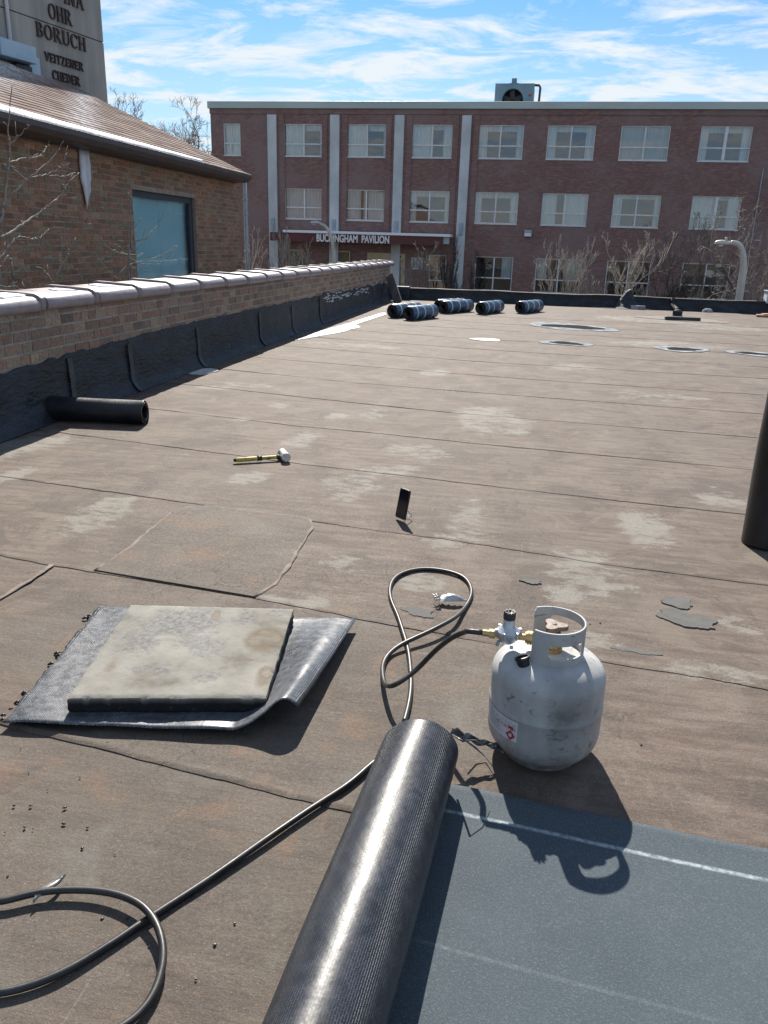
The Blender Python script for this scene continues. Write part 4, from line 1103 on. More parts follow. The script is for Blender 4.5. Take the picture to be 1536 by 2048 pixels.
for c in range(ncourse):
    xa = RX0 + 0.03 - c * exp * math.cos(math.atan(TP)); xb = xa - exp * 1.15
    y = 3.2 + (0.165 if c % 2 else 0) + rr.uniform(-.02, .02)
    while y < 14.42:
        L = 0.33
        y1 = min(y + L - 0.006, 14.42)
        dz = rr.uniform(0.0, 0.003)
        za, zb = roof_z(xa) + 0.012 + dz, roof_z(xb) + 0.002
        mb.add([(xa, y, za - 0.012), (xa, y1, za - 0.012), (xa, y, za), (xa, y1, za), (xb, y, zb), (xb, y1, zb)], [(0, 1, 3, 2), (2, 3, 5, 4), (0, 2, 4), (1, 5, 3)])
        tn = rr.random()
        # white glare painted in two bands running down from the top at the near end
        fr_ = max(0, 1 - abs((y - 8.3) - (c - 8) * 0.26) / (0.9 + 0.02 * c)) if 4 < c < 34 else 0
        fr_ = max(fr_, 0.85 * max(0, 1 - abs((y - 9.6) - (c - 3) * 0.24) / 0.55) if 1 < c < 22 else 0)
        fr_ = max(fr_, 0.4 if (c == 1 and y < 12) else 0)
        tone.extend([tn] * 6); glare_tint.extend([min(1, fr_ * rr.uniform(0.8, 1.3))] * 6)
        y += L
sh = mb.build('shingles', M['shingle'], roof_o, attr={'tone': tone, 'glare_tint': glare_tint}); sh['kind'] = 'stuff'
# gutter and fascia
gp = [(-5.28, 2.26), (-5.10, 2.265), (-5.03, 2.29), (-4.985, 2.34), (-4.985, 2.395), (-4.998, 2.40), (-4.998, 2.375), (-5.06, 2.375)]
P = np.array([[(x, yy, z) for x, z in gp] for yy in (-3.0, 14.46)])
gm = MB().grid(P); nn_ = len(gp)
gm.add([(x, 14.46, z) for x, z in gp], [tuple(range(nn_))])
gm.build('gutter', M['fascia'], lh)
MB().box(-5.32, -5.27, -3.0, 14.46, 2.255, 2.40).build('fascia', M['fascia'], lh)
# downspout at the far corner
MB().tube([(-5.24, LYE + 0.09, 2.3), (-5.24, LYE + 0.09, 1.2), (-5.24, LYE + 0.09, -3.2)], 0.035, 8).build('downspout', M['galv'], lh, smooth=True)
for zz in (2.0, 1.75, 1.1):
    MB().tube([(-5.24, LYE + 0.09, zz), (-5.24, LYE + 0.09, zz + 0.03)], 0.05, 8).build('pipe_strap', M['galv'], lh)
# snow lying in the gutter
ys = np.linspace(6.6, 12.3, 60)
ws = np.interp(ys, [6.6, 7.5, 8.6, 10.2, 11.2, 12.3], [0.22, 0.19, 0.12, 0.10, 0.04, 0.005]) * (0.8 + 0.5 * fbm(ys * 3, ys * 0, 2, 3))
rows = [np.stack([np.full(60, -5.0), ys, np.full(60, 2.385)], -1), np.stack([np.full(60, -5.005), ys, np.full(60, 2.415) + 0.01 * fbm(ys * 4, ys * 0, 3, 2)], -1),
        np.stack([-5.005 - ws * 0.5, ys, roof_z(-5.005 - ws * 0.5) + 0.045], -1), np.stack([-5.005 - ws, ys, roof_z(-5.005 - ws) + 0.01], -1)]
sn = MB().grid(np.stack(rows, 0)).build('snow_ridge', M['snow'], smooth=True)
tag(sn, 'long ridge of snow lying along the gutter of the brick house', 'snow')
# ice hanging from the gutter down the brickwork
iy = 9.361
im = MB()
for k in range(9):
    yy = iy - 0.075 + k * 0.019
    L = [0.42, 0.55, 0.62, 0.66, 0.60, 0.62, 0.55, 0.50, 0.36][k]
    P = [(-5.275 + 0.01 * math.sin(k), yy + 0.006 * math.sin(q * 2.1 + k), 2.26 - L * q / 7) for q in range(8)]
    im.tube(P, [0.016, 0.02, 0.021, 0.022, 0.022, 0.021, 0.016, 0.002], 8)
ic = im.build('ice_streak', M['ice'], smooth=True)
tag(ic, 'frozen grey drip hanging from the gutter down the brick house wall', 'ice')

# ------------------------------------------------------------------ concrete tower with lettering behind the house
TF = Vector((-8.167, 14.4, 3.765))
TT = Vector((math.sin(math.radians(10.7)), math.cos(math.radians(10.7)), 0))     # along the face, away from the camera
TN = Vector((TT.y, -TT.x, 0))
edge = TF + TT * 0.86; edge.z = 0
tw_ = thing('concrete_tower', 'grey concrete tower with brown raised lettering behind the brick house', 'tower')
def T(s, z, out=0.0): return edge + TT * s + TN * out + Vector((0, 0, z))
def tower_box(s0, s1, z0, z1, d0, d1):
    v = [T(s, z, d) for z in (z0, z1) for d in (d0, d1) for s in (s0, s1)]
    return MB().add(v, [(0, 2, 3, 1), (4, 5, 7, 6), (0, 1, 5, 4), (1, 3, 7, 5), (3, 2, 6, 7), (2, 0, 4, 6)])
zj = [-3.2, 3.765 - 0.6]
JZ1 = 4.635
levels = [-3.2, JZ1 - 2.2, JZ1, JZ1 + 2.2, JZ1 + 4.4]
for z0, z1 in zip(levels[:-1], levels[1:]):
    for s0, s1 in ((-3.0, -0.002), (-6.0, -3.012)):
        tower_box(s0, s1, z0 + 0.008, z1 - 0.008, -1.2, 0.0).build('concrete_panel', M['conc'], tw_, bevel=0.006)
tower_box(-6.0, -0.01, -3.2, levels[-1], -1.18, -0.02).build('panel_joint', M['dark_metal'], tw_)

# serif capitals made of strokes
def glyph(ch):
    S = []
    tk, tn_, sh_ = 0.15, 0.07, 0.045
    def R(x0, y0, x1, y1): S.append([(x0, y0), (x1, y0), (x1, y1), (x0, y1)])
    def stem(x, w=tk, top=True, bot=True):
        R(x, 0, x + w, 1)
        if bot: R(x - 0.07, 0, x + w + 0.07, sh_)
        if top: R(x - 0.07, 1 - sh_, x + w + 0.07, 1)
    def diag(x0, y0, x1, y1, w): S.append([(x0, y0), (x0 + w, y0), (x1 + w, y1), (x1, y1)])
    def arc(cx, cy, rx, ry, a0, a1, wx, wy, n=18):
        for k in range(n):
            p = []
            for a, f in ((a0 + (a1 - a0) * k / n, 1), (a0 + (a1 - a0) * (k + 1) / n, 1)):
                p.append(a)
            o = [(cx + rx * math.cos(a), cy + ry * math.sin(a)) for a in p]
            i_ = [(cx + (rx - wx) * math.cos(a), cy + (ry - wy) * math.sin(a)) for a in p]
            S.append([o[0], o[1], i_[1], i_[0]])
    h = PI / 2
    if ch == 'I': stem(0.1); W = 0.35
    elif ch == 'H': stem(0.1); stem(0.62); R(0.25, 0.47, 0.62, 0.54); W = 0.87
    elif ch == 'O': arc(0.46, 0.5, 0.42, 0.52, 0, 2 * PI, 0.16, 0.055, 40); W = 0.92
    elif ch == 'N': stem(0.12, 0.07); R(0.66, 0, 0.73, 1); R(0.58, 1 - sh_, 0.82, 1); diag(0.58, 0.0, 0.08, 1.0, 0.16); W = 0.88
    elif ch == 'A': diag(0.08, 0, 0.36, 1, 0.065); diag(0.66, 0, 0.36, 1, 0.155); R(0.2, 0.32, 0.66, 0.38); R(0.0, 0, 0.22, sh_); R(0.58, 0, 0.90, sh_); W = 0.88
    elif ch == 'R': stem(0.1); arc(0.36, 0.745, 0.32, 0.255, -h, h, 0.14, 0.055); R(0.25, 0.945, 0.37, 1); R(0.25, 0.49, 0.38, 0.545); diag(0.66, 0, 0.34, 0.5, 0.17); R(0.64, 0, 0.92, sh_); W = 0.88
    elif ch == 'B': stem(0.1); arc(0.36, 0.76, 0.27, 0.24, -h, h, 0.13, 0.055); arc(0.36, 0.265, 0.33, 0.265, -h, h, 0.145, 0.055); R(0.25, 0.945, 0.37, 1); R(0.25, 0.475, 0.38, 0.53); R(0.25, 0, 0.37, 0.055); W = 0.74
    elif ch == 'U': R(0.1, 0.3, 0.25, 1); R(0.03, 1 - sh_, 0.32, 1); R(0.66, 0.3, 0.73, 1); R(0.58, 1 - sh_, 0.81, 1); arc(0.415, 0.32, 0.315, 0.34, PI, 2 * PI, 0.10, 0.07, 20); W = 0.84
    elif ch == 'C': arc(0.46, 0.5, 0.42, 0.52, 0.75, 2 * PI - 0.75, 0.16, 0.055, 34); R(0.72, 0.72, 0.77, 0.98); W = 0.84
    elif ch == 'V': diag(0.34, 0, 0.06, 1, 0.155); diag(0.40, 0, 0.70, 1, 0.065); R(0.0, 1 - sh_, 0.28, 1); R(0.62, 1 - sh_, 0.84, 1); W = 0.82
    elif ch == 'E': stem(0.1); R(0.25, 0, 0.62, 0.055); R(0.25, 0.945, 0.6, 1); R(0.25, 0.475, 0.50, 0.53); R(0.57, 0, 0.62, 0.22); R(0.55, 0.78, 0.60, 1); R(0.46, 0.40, 0.50, 0.60); W = 0.70
    elif ch == 'T': stem(0.32, tk, False); R(0.02, 0.945, 0.77, 1); R(0.02, 0.77, 0.07, 1); R(0.72, 0.77, 0.77, 1); W = 0.80
    elif ch == 'Z': R(0.05, 0.945, 0.68, 1); R(0.05, 0, 0.70, 0.055); diag(0.05, 0.03, 0.50, 0.97, 0.17); R(0.05, 0.8, 0.10, 1); R(0.65, 0, 0.70, 0.2); W = 0.75
    elif ch == 'D': stem(0.1); arc(0.34, 0.5, 0.44, 0.5, -h, h, 0.15, 0.055, 22); R(0.25, 0.945, 0.35, 1); R(0.25, 0, 0.35, 0.055); W = 0.86
    else: W = 0.4
    return S, W
def word(text, s_mid, z_base, height, width):
    tot, items = 0, []
    for ch in text:
        S, W = glyph(ch); items.append((ch, S, tot)); tot += W + 0.06
    k = width / tot
    for ch, S, x0 in items:
        mb = MB()
        for i, q in enumerate(S):
            d = 0.03 + 0.0004 * (i % 7)
            pts = [((x + x0) * k - width / 2 + s_mid, y * height + z_base) for x, y in q]
            n_ = len(pts)
            V = [T(s, z, 0.001) for s, z in pts] + [T(s, z, d) for s, z in pts]
            mb.add(V, [tuple(range(n_))[::-1], tuple(range(n_, 2 * n_))] + [(i_, (i_ + 1) % n_, n_ + (i_ + 1) % n_, n_ + i_) for i_ in range(n_)])
        mb.build('letter', M['letter_brown'], tw_)
word('INA', -0.715, 5.03, 0.24, 0.50)
word('OHR', -1.085, 4.715, 0.225, 0.57)
word('BORUCH', -1.09, 4.385, 0.215, 1.20)
word('VEITZENER', -1.08, 4.055, 0.135, 0.94)
word('CHEDER', -1.07, 3.80, 0.145, 0.68)
# pale ducts at the foot of the tower, and a pipe up its side
dk = thing('roof_duct', 'pale blue metal duct boxes on the house roof against the concrete tower', 'duct')
def tbox(name, s0, s1, z0, z1, d0, d1, m, parent, bevel=0.01):
    o = tower_box(s0, s1, z0, z1, d0, d1).build(name, m, parent, bevel=bevel)
    return o
M['duct_blue'] = surf('pale_blue_duct', (0.30, 0.44, 0.55), (0.40, 0.54, 0.64), 2, 0.45, bump=0.05)
tbox('duct_box', -2.9, -2.18, 3.86, 4.10, 0.02, 0.42, M['duct_blue'], dk)
tbox('duct_end', -2.165, -1.93, 3.50, 4.00, 0.02, 0.25, M['duct_blue'], dk)
tbox('duct_foot', -2.5, -2.17, 3.3, 3.83, 0.03, 0.3, M['dark_metal'], dk)
MB().tube([T(-2.30, 4.1, 0.04), T(-2.31, 7.5, 0.04)], 0.03, 8).build('rising_pipe', M['white_paint'], dk, smooth=True)

# ------------------------------------------------------------------ street lamps
def lamp(name, lab, pole, head_c, hd, rad, hl):
    th = thing(name, lab, 'street lamp', 'street lamps along the road')
    P = [Vector(p) for p in pole]
    Q = []
    for i in range(len(P) - 1):
        p0, p1, p2, p3 = P[max(i - 1, 0)], P[i], P[i + 1], P[min(i + 2, len(P) - 1)]
        for k in range(6):
            t_ = k / 6
            Q.append(0.5 * ((2 * p1) + (p2 - p0) * t_ + (2 * p0 - 5 * p1 + 4 * p2 - p3) * t_ ** 2 + (3 * p1 - p0 - 3 * p2 + p3) * t_ ** 3))
    Q.append(P[-1])
    m = len(Q)
    MB().tube(Q, [rad * (1.0 - 0.45 * i / m) for i in range(m)], 12).build('pole', M['lamp_pole'], th, smooth=True)
    hc = Vector(head_c); h = hd
    d = Vector((-1, 0, -0.04)).normalized()
    prof = [(-0.5, 0.25, 0.20), (-0.42, 0.5, 0.5), (-0.1, 0.9, 0.85), (0.2, 1.0, 1.0), (0.42, 0.8, 0.8), (0.5, 0.35, 0.45)]
    rows = []
    for (u, wy, hz) in prof:
        rows.append([(hc.x - u * hl, hc.y + math.sin(a) * hl * 0.20 * wy, hc.z + (math.cos(a) * h * 0.5 * hz if math.cos(a) > 0 else math.cos(a) * h * 0.25 * hz)) for a in np.linspace(0, 2 * PI, 17)])
    mb = MB().grid(np.array(rows)); mb.add(rows[0][:-1], [tuple(range(16))]); mb.add(rows[-1][:-1], [tuple(range(16))[::-1]])
    mb.build('lamp_head', M['lamp_pole'], th, smooth=True)
    MB().lathe([(0.0, 0.0), (hl * 0.13, 0.0), (hl * 0.12, -h * 0.14), (0.0, -h * 0.2)], (hc.x - hl * 0.18, hc.y, hc.z - h * 0.23), 14).build('lens', M['white_paint'], th, smooth=True)
    MB().lathe([(0.0, h * 0.45), (hl * 0.06, h * 0.43), (hl * 0.075, h * 0.3), (hl * 0.06, 0.0)], (hc.x + hl * 0.05, hc.y, hc.z + h * 0.42), 12).build('photocell', M['lamp_pole'], th, smooth=True)
lamp('street_lamp', 'slim curved pale street lamp in front of the entrance canopy letters',
     [(-7.207, 30.0, -3.2), (-7.217, 30.0, 0.475), (-7.26, 30.0, 1.037), (-7.358, 30.0, 1.522), (-7.548, 30.0, 1.827), (-7.774, 30.0, 1.925)], (-7.924, 30.0, 1.956), 0.16, 0.085, 0.40)
lamp('street_lamp', 'stout curved cream street lamp in front of the tangled trees on the right side',
     [(5.256, 22.0, -3.2), (5.194, 22.0, 0.404), (5.177, 22.0, 0.946), (5.115, 22.0, 1.324), (4.987, 22.0, 1.533), (4.791, 22.0, 1.586)], (4.642, 22.0, 1.558), 0.17, 0.10, 0.46)

# ------------------------------------------------------------------ bare trees
def branch_tree(seed, base, height, spread, levels=4, trunk_r=0.08, n0=5, kids=(3, 5), twig_r=0.006, up=0.25, wig=0.16, first=0.3, lean=(0, 0), fall=0.62, stems=1):
    rr = random.Random(seed)
    tk, cr = MB(), MB()
    def limb(p, d, L, rad, lev):
        n_ = 6 if lev < 2 else 4
        pts, rs = [Vector(p)], [rad]
        dd = Vector(d).normalized()
        for i in range(n_):
            dd = (dd + Vector((rr.gauss(0, wig), rr.gauss(0, wig), rr.gauss(0, wig) + up * 0.12))).normalized()
            pts.append(pts[-1] + dd * (L / n_)); rs.append(max(twig_r * 0.6, rad * (1 - 0.62 * (i + 1) / n_)))
        (tk if lev == 0 else cr).tube(pts, rs, 8 if lev == 0 else (5 if lev == 1 else 3), caps=False)
        if lev >= levels: return
        k = n0 if lev == 0 else rr.randint(*kids)
        for j in range(k):
            f = first + (1 - first) * (j + rr.random() * 0.8) / k if lev == 0 else 0.25 + 0.75 * (j + rr.random()) / k
            f = min(f, 0.99)
            idx = f * n_; i0 = int(idx)
            q = pts[i0].lerp(pts[min(i0 + 1, n_)], idx - i0)
            rq = rs[i0] * 0.68
            a = rr.uniform(0, 2 * PI)
            side = Vector((math.cos(a), math.sin(a), 0))
            t_ = (pts[min(i0 + 1, n_)] - pts[i0]).normalized()
            side = (side - t_ * side.dot(t_)).normalized()
            nd = (t_ * rr.uniform(0.45, 0.9) + side * spread * rr.uniform(0.6, 1.2) + Vector((0, 0, up * rr.uniform(0.2, 1)))).normalized()
            limb(q, nd, L * fall * rr.uniform(0.7, 1.15) * (1.15 - 0.5 * f), max(rq, twig_r), lev + 1)
    for s_i in range(stems):
        o = Vector((rr.uniform(-.25, .25), rr.uniform(-.25, .25), 0)) if stems > 1 else Vector((0, 0, 0))
        dl = Vector((lean[0] + (rr.uniform(-.35, .35) if stems > 1 else 0), lean[1] + (rr.uniform(-.35, .35) if stems > 1 else 0), 1))
        limb(Vector(base) + o, dl, height * (rr.uniform(0.75, 1.0) if stems > 1 else 1), trunk_r, 0)
    return tk, cr
def tree(lab, m1, m2, cat='tree', nm='bare_tree', group=None, fit=None, **kw):
    th = thing(nm, lab, cat, group)
    tk, cr = branch_tree(**kw)
    if fit:                        # bring the grown crown to its measured height, width and place
        xl, xr, zt, zv = fit
        V = np.array(tk.v + cr.v)
        q = V[V[:, 2] > np.percentile(V[:, 2], 55)]
        b = Vector(kw['base'])
        sz = (zt - b.z) / (np.percentile(V[:, 2], 99.5) - b.z)
        p0, p1 = np.percentile(q[:, 0], [2, 98])
        sx = (xr - xl) / (p1 - p0)
        qm, qt = np.percentile(V[:, 2], 45), np.percentile(V[:, 2], 99.5)
        zmid = zv if zv else b.z + (qm - b.z) * sz
        for mb in (tk, cr):
            mb.v = [(xl + (x - p0) * sx, b.y + (y - b.y) * sx, float(np.interp(z, [b.z - 1, b.z, qm, qt, qt + 2], [b.z - 1, b.z, zmid, zt, zt + 0.3]))) for x, y, z in mb.v]
    tk.build('trunk', m1, th, smooth=True); cr.build('crown', m2, th, smooth=True)
    return th
G1 = 'bare trees along the street'
def at(p, z=-3.2): return (p[0], p[1], z)
tree('pale bare sapling beside the corner of the brick house', M['twig_pale'], M['twig_pale'], fit=(-7.17, -6.616, 1.779, 0), seed=31, base=at((-7.18, 20.0, 0.587)), height=2.9, spread=0.75, levels=4, trunk_r=0.035, n0=12, kids=(3, 4), twig_r=0.004, first=0.5, fall=0.4, up=0.6, wig=0.14, stems=1, group=G1)
tree('pale forked bare tree in front of the first pilaster', M['twig_pale'], M['twig_pale'], fit=(-9.484, -8.025, 1.876, 0), seed=35, base=at((-9.237, 29.0, -0.057)), height=2.9, spread=0.75, levels=4, trunk_r=0.035, n0=9, kids=(3, 4), twig_r=0.007, first=0.5, fall=0.56, up=0.6, wig=0.14, stems=2, group=G1)
tree('slender bare tree just right of the entrance notice', M['twig_pale'], M['bark'], fit=(-4.269, -2.985, 1.435, 0), seed=41, base=at((-3.757, 28.0, 0.172)), height=2.9, spread=0.75, levels=4, trunk_r=0.035, n0=9, kids=(3, 4), twig_r=0.007, first=0.5, fall=0.56, up=0.8, wig=0.14, stems=1, group=G1)
tree('pale bare tree left of centre above the far parapet', M['twig_pale'], M['twig_pale'], fit=(0.143, 1.839, 1.718, 0), seed=52, base=at((1.584, 26.0, -0.01)), height=2.9, spread=0.75, levels=4, trunk_r=0.035, n0=7, kids=(3, 4), twig_r=0.007, first=0.5, fall=0.56, up=0.6, wig=0.14, stems=3, group=G1)
tree('pale bare tree with upright fan of branches above the pipe boot', M['twig_pale'], M['twig_pale'], fit=(1.608, 3.836, 1.876, 0), seed=58, base=at((2.581, 26.0, 0.028)), height=2.9, spread=0.75, levels=4, trunk_r=0.035, n0=7, kids=(3, 4), twig_r=0.007, first=0.5, fall=0.56, up=0.8, wig=0.14, stems=3, group=G1)
tree('dark tangled tree left of the stout cream lamp', M['bark_dark'], M['bark_dark'], fit=(3.545, 6.141, 2.477, 0), seed=63, base=at((5.212, 27.0, 0.074)), height=3.2, spread=1.0, levels=4, trunk_r=0.05, n0=8, kids=(4, 5), twig_r=0.005, first=0.4, fall=0.6, up=0.35, wig=0.24, stems=4, group=G1)
tree('dark tangled tree at the right edge behind the stout cream lamp', M['bark_dark'], M['bark'], fit=(4.835, 7.553, 2.816, 0), seed=69, base=at((6.719, 25.0, 0.24)), height=3.2, spread=1.0, levels=4, trunk_r=0.05, n0=8, kids=(4, 5), twig_r=0.005, first=0.4, fall=0.6, up=0.35, wig=0.24, stems=4, group=G1)
tree('leafless climber over the fourth pilaster', M['bark_dark'], M['bark_dark'], 'climber', 'bare_climber', fit=(-3.545, -1.903, 1.713, 0), seed=74, base=at((-2.832, 32.6, -0.535)), height=4.6, spread=0.55, levels=3, trunk_r=0.05, n0=24, kids=(5, 7), twig_r=0.009, first=0.3, fall=0.32, up=0.9, wig=0.2, stems=5)
tree('leafless climber left of the fourth pilaster', M['bark'], M['bark_dark'], 'climber', 'bare_climber', fit=(-4.213, -2.941, 1.322, 0), seed=77, base=at((-3.528, 32.6, -0.562)), height=4.3, spread=0.5, levels=3, trunk_r=0.04, n0=14, kids=(3, 5), twig_r=0.010, first=0.3, fall=0.28, up=0.9, wig=0.2, stems=3)
G2_ = 'bare trees behind the brick house'
tree('broad bare tree with curling limbs above the house roof', M['bark'], M['bark'], fit=(-20.918, -17.205, 8.337, 0), seed=86, base=at((-19.426, 44.0, 5.013)), height=5.0, spread=0.9, levels=5, trunk_r=0.16, n0=9, kids=(4, 5), twig_r=0.007, first=0.6, fall=0.66, up=0.45, wig=0.2, group=G2_)
tree('thin-topped bare tree nearest the concrete tower', M['bark'], M['bark'], fit=(-24.991, -22.198, 9.052, 0), seed=88, base=at((-23.72, 48.0, 5.316)), height=5.0, spread=0.7, levels=5, trunk_r=0.16, n0=5, kids=(3, 4), twig_r=0.007, first=0.6, fall=0.66, up=0.45, wig=0.2, group=G2_)
tree('small bare tree against the left edge of the far brick building', M['bark'], M['bark'], fit=(-17.805, -16.286, 6.886, 0), seed=91, base=at((-17.018, 42.0, 4.865)), height=5.0, spread=0.7, levels=5, trunk_r=0.1, n0=6, kids=(3, 4), twig_r=0.007, first=0.6, fall=0.66, up=0.45, wig=0.2, group=G2_)

# twiggy saplings growing in the gap between the two brick walls, traced limb by limb
def traced(lab, m, limbs, seed, base):
    rr = random.Random(seed)
    th = thing('bare_sapling', lab, 'sapling', 'saplings between the brick walls')
    tk, cr = MB(), MB()
    for k, (P, r0_, r1_) in enumerate(limbs):
        P = [Vector(p) for p in P]
        Q = []
        for i in range(len(P) - 1):
            p0, p1, p2, p3 = P[max(i - 1, 0)], P[i], P[i + 1], P[min(i + 2, len(P) - 1)]
            for q in range(5):
                t_ = q / 5
                Q.append(0.5 * ((2 * p1) + (p2 - p0) * t_ + (2 * p0 - 5 * p1 + 4 * p2 - p3) * t_ ** 2 + (3 * p1 - p0 - 3 * p2 + p3) * t_ ** 3) + Vector((rr.gauss(0, .004), rr.gauss(0, .004), rr.gauss(0, .004))))
        Q.append(P[-1])
        n_ = len(Q)
        r0_, r1_ = r0_ * 0.68, r1_ * 0.72
        (tk if k == 0 else cr).tube(Q, [r0_ + (r1_ - r0_) * i / n_ for i in range(n_)], 6)
        for i in range(2, n_ - 1):                     # buds and side twigs
            if rr.random() < 0.22:
                d = (Q[i + 1] - Q[i]).normalized()
                s_ = Vector((rr.gauss(0, 1), rr.gauss(0, 1), rr.gauss(0.4, 0.6))).normalized()
                e = Q[i] + (d * 0.6 + s_ * 0.7) * rr.uniform(0.04, 0.16)
                cr.tube([Q[i], Q[i].lerp(e, 0.5) + Vector((0, 0, 0.008)), e], [r1_ * 1.1, r1_ * 0.9, r1_ * 0.6], 4)
            elif rr.random() < 0.15:
                cr.tube([Q[i], Q[i] + Vector((rr.gauss(0, .012), rr.gauss(0, .012), 0.012))], [0.005, 0.006], 5)
    tk.build('trunk', m, th, smooth=True); cr.build('crown', m, th, smooth=True)
traced('branching bare sapling against the house wall at the left edge', M['bark'], [
    ([(-4.6, 6.529, -3.2), (-4.6, 6.576, 1.095), (-4.6, 6.659, 1.365), (-4.6, 6.74, 1.527), (-4.6, 6.836, 1.761), (-4.6, 6.894, 1.908), (-4.6, 6.93, 2.052), (-4.6, 6.944, 2.193), (-4.6, 7.062, 2.537)], 0.022, 0.005),
    ([(-4.6, 6.74, 1.527), (-4.5, 6.782, 1.658), (-4.45, 6.936, 1.787), (-4.4, 6.973, 1.836), (-4.4, 7.171, 1.94), (-4.35, 7.314, 2.063)], 0.016, 0.005),
    ([(-4.45, 6.936, 1.787), (-4.5, 7.272, 1.837), (-4.5, 7.593, 1.858), (-4.5, 7.797, 1.901)], 0.008, 0.004),
    ([(-4.4, 6.353, 1.284), (-4.4, 6.52, 1.334), (-4.4, 6.727, 1.412), (-4.4, 6.937, 1.49), (-4.4, 7.143, 1.579), (-4.4, 7.323, 1.662), (-4.4, 7.471, 1.776), (-4.4, 7.696, 1.895)], 0.017, 0.005),
    ([(-4.6, 6.894, 1.908), (-4.65, 7.179, 1.967), (-4.65, 7.462, 2.016), (-4.7, 7.658, 2.105), (-4.7, 7.714, 2.133)], 0.010, 0.004),
    ([(-4.6, 6.897, 1.888), (-4.55, 6.927, 1.83), (-4.5, 6.952, 1.784)], 0.008, 0.005),
    ([(-4.6, 6.93, 2.052), (-4.6, 7.019, 2.102), (-4.55, 7.067, 2.169), (-4.5, 7.115, 2.236)], 0.007, 0.003),
    ([(-4.5, 7.313, 1.841), (-4.5, 7.491, 1.907), (-4.5, 7.617, 1.988), (-4.5, 7.693, 2.071)], 0.006, 0.003)], 3, None)
traced('low thorny bare sapling behind the nearest coping tiles', M['bark'], [
    ([(-4.3, 6.295, -3.2), (-4.3, 6.311, 0.784), (-4.3, 6.322, 0.947), (-4.3, 6.286, 1.14), (-4.3, 6.159, 1.04)], 0.012, 0.006),
    ([(-4.4, 6.297, 1.105), (-4.4, 6.428, 1.185), (-4.4, 6.602, 1.287), (-4.4, 6.775, 1.276), (-4.4, 6.931, 1.295), (-4.4, 7.087, 1.366)], 0.013, 0.004),
    ([(-4.4, 6.428, 1.185), (-4.4, 6.444, 1.265), (-4.4, 6.442, 1.325)], 0.006, 0.003),
    ([(-4.3, 7.005, 0.967), (-4.3, 7.069, 1.133), (-4.3, 7.124, 1.3)], 0.005, 0.003),
    ([(-4.4, 7.106, 0.938), (-4.4, 7.304, 1.091), (-4.4, 7.527, 1.297)], 0.006, 0.003),
    ([(-4.2, 6.744, 0.918), (-4.2, 6.671, 0.989), (-4.2, 6.59, 1.041)], 0.007, 0.005),
    ([(-4.1, 5.846, 0.923), (-4.1, 6.006, 0.919), (-4.1, 6.166, 0.881), (-4.1, 6.302, 0.854)], 0.006, 0.003),
    ([(-4.4, 6.775, 1.276), (-4.4, 6.809, 1.217), (-4.4, 6.825, 1.141)], 0.006, 0.003)], 5, None)
traced('upright bare sapling in front of the large blue window', M['bark'], [
    ([(-4.5, 8.76, -3.2), (-4.5, 8.805, 0.838), (-4.5, 8.857, 1.175), (-4.5, 8.887, 1.443), (-4.5, 8.913, 1.76)], 0.016, 0.006),
    ([(-4.45, 8.638, 0.857), (-4.45, 8.7, 1.177), (-4.45, 8.738, 1.493), (-4.45, 8.772, 1.783)], 0.010, 0.005),
    ([(-4.5, 8.868, 1.245), (-4.4, 8.88, 1.286), (-4.35, 9.012, 1.353), (-4.35, 9.233, 1.455), (-4.3, 9.349, 1.62)], 0.009, 0.003),
    ([(-4.5, 8.94, 1.164), (-4.45, 9.04, 1.264), (-4.4, 9.14, 1.343), (-4.4, 9.354, 1.463)], 0.007, 0.003),
    ([(-4.5, 8.55, 0.939), (-4.45, 8.723, 1.027), (-4.4, 8.908, 1.058), (-4.35, 9.264, 1.111), (-4.3, 9.647, 1.231)], 0.010, 0.003),
    ([(-4.5, 8.697, 1.133), (-4.45, 8.883, 1.046), (-4.4, 9.053, 1.017), (-4.35, 9.254, 1.037), (-4.3, 9.37, 1.071)], 0.009, 0.003),
    ([(-4.5, 7.889, 1.475), (-4.5, 8.037, 1.373), (-4.5, 8.22, 1.252), (-4.5, 8.453, 1.166), (-4.5, 8.72, 1.133), (-4.5, 9.082, 1.119)], 0.006, 0.005),
    ([(-4.4, 7.912, 1.107), (-4.4, 8.095, 0.98), (-4.4, 8.402, 0.857)], 0.006, 0.003),
    ([(-4.5, 8.453, 1.305), (-4.5, 8.541, 1.228), (-4.5, 8.699, 1.149)], 0.005, 0.003),
    ([(-4.45, 8.868, 1.417), (-4.4, 8.872, 1.472), (-4.4, 8.955, 1.532)], 0.006, 0.003),
    ([(-4.4, 8.631, 0.988), (-4.35, 8.792, 0.964), (-4.3, 9.027, 0.937)], 0.005, 0.003)], 8, None)

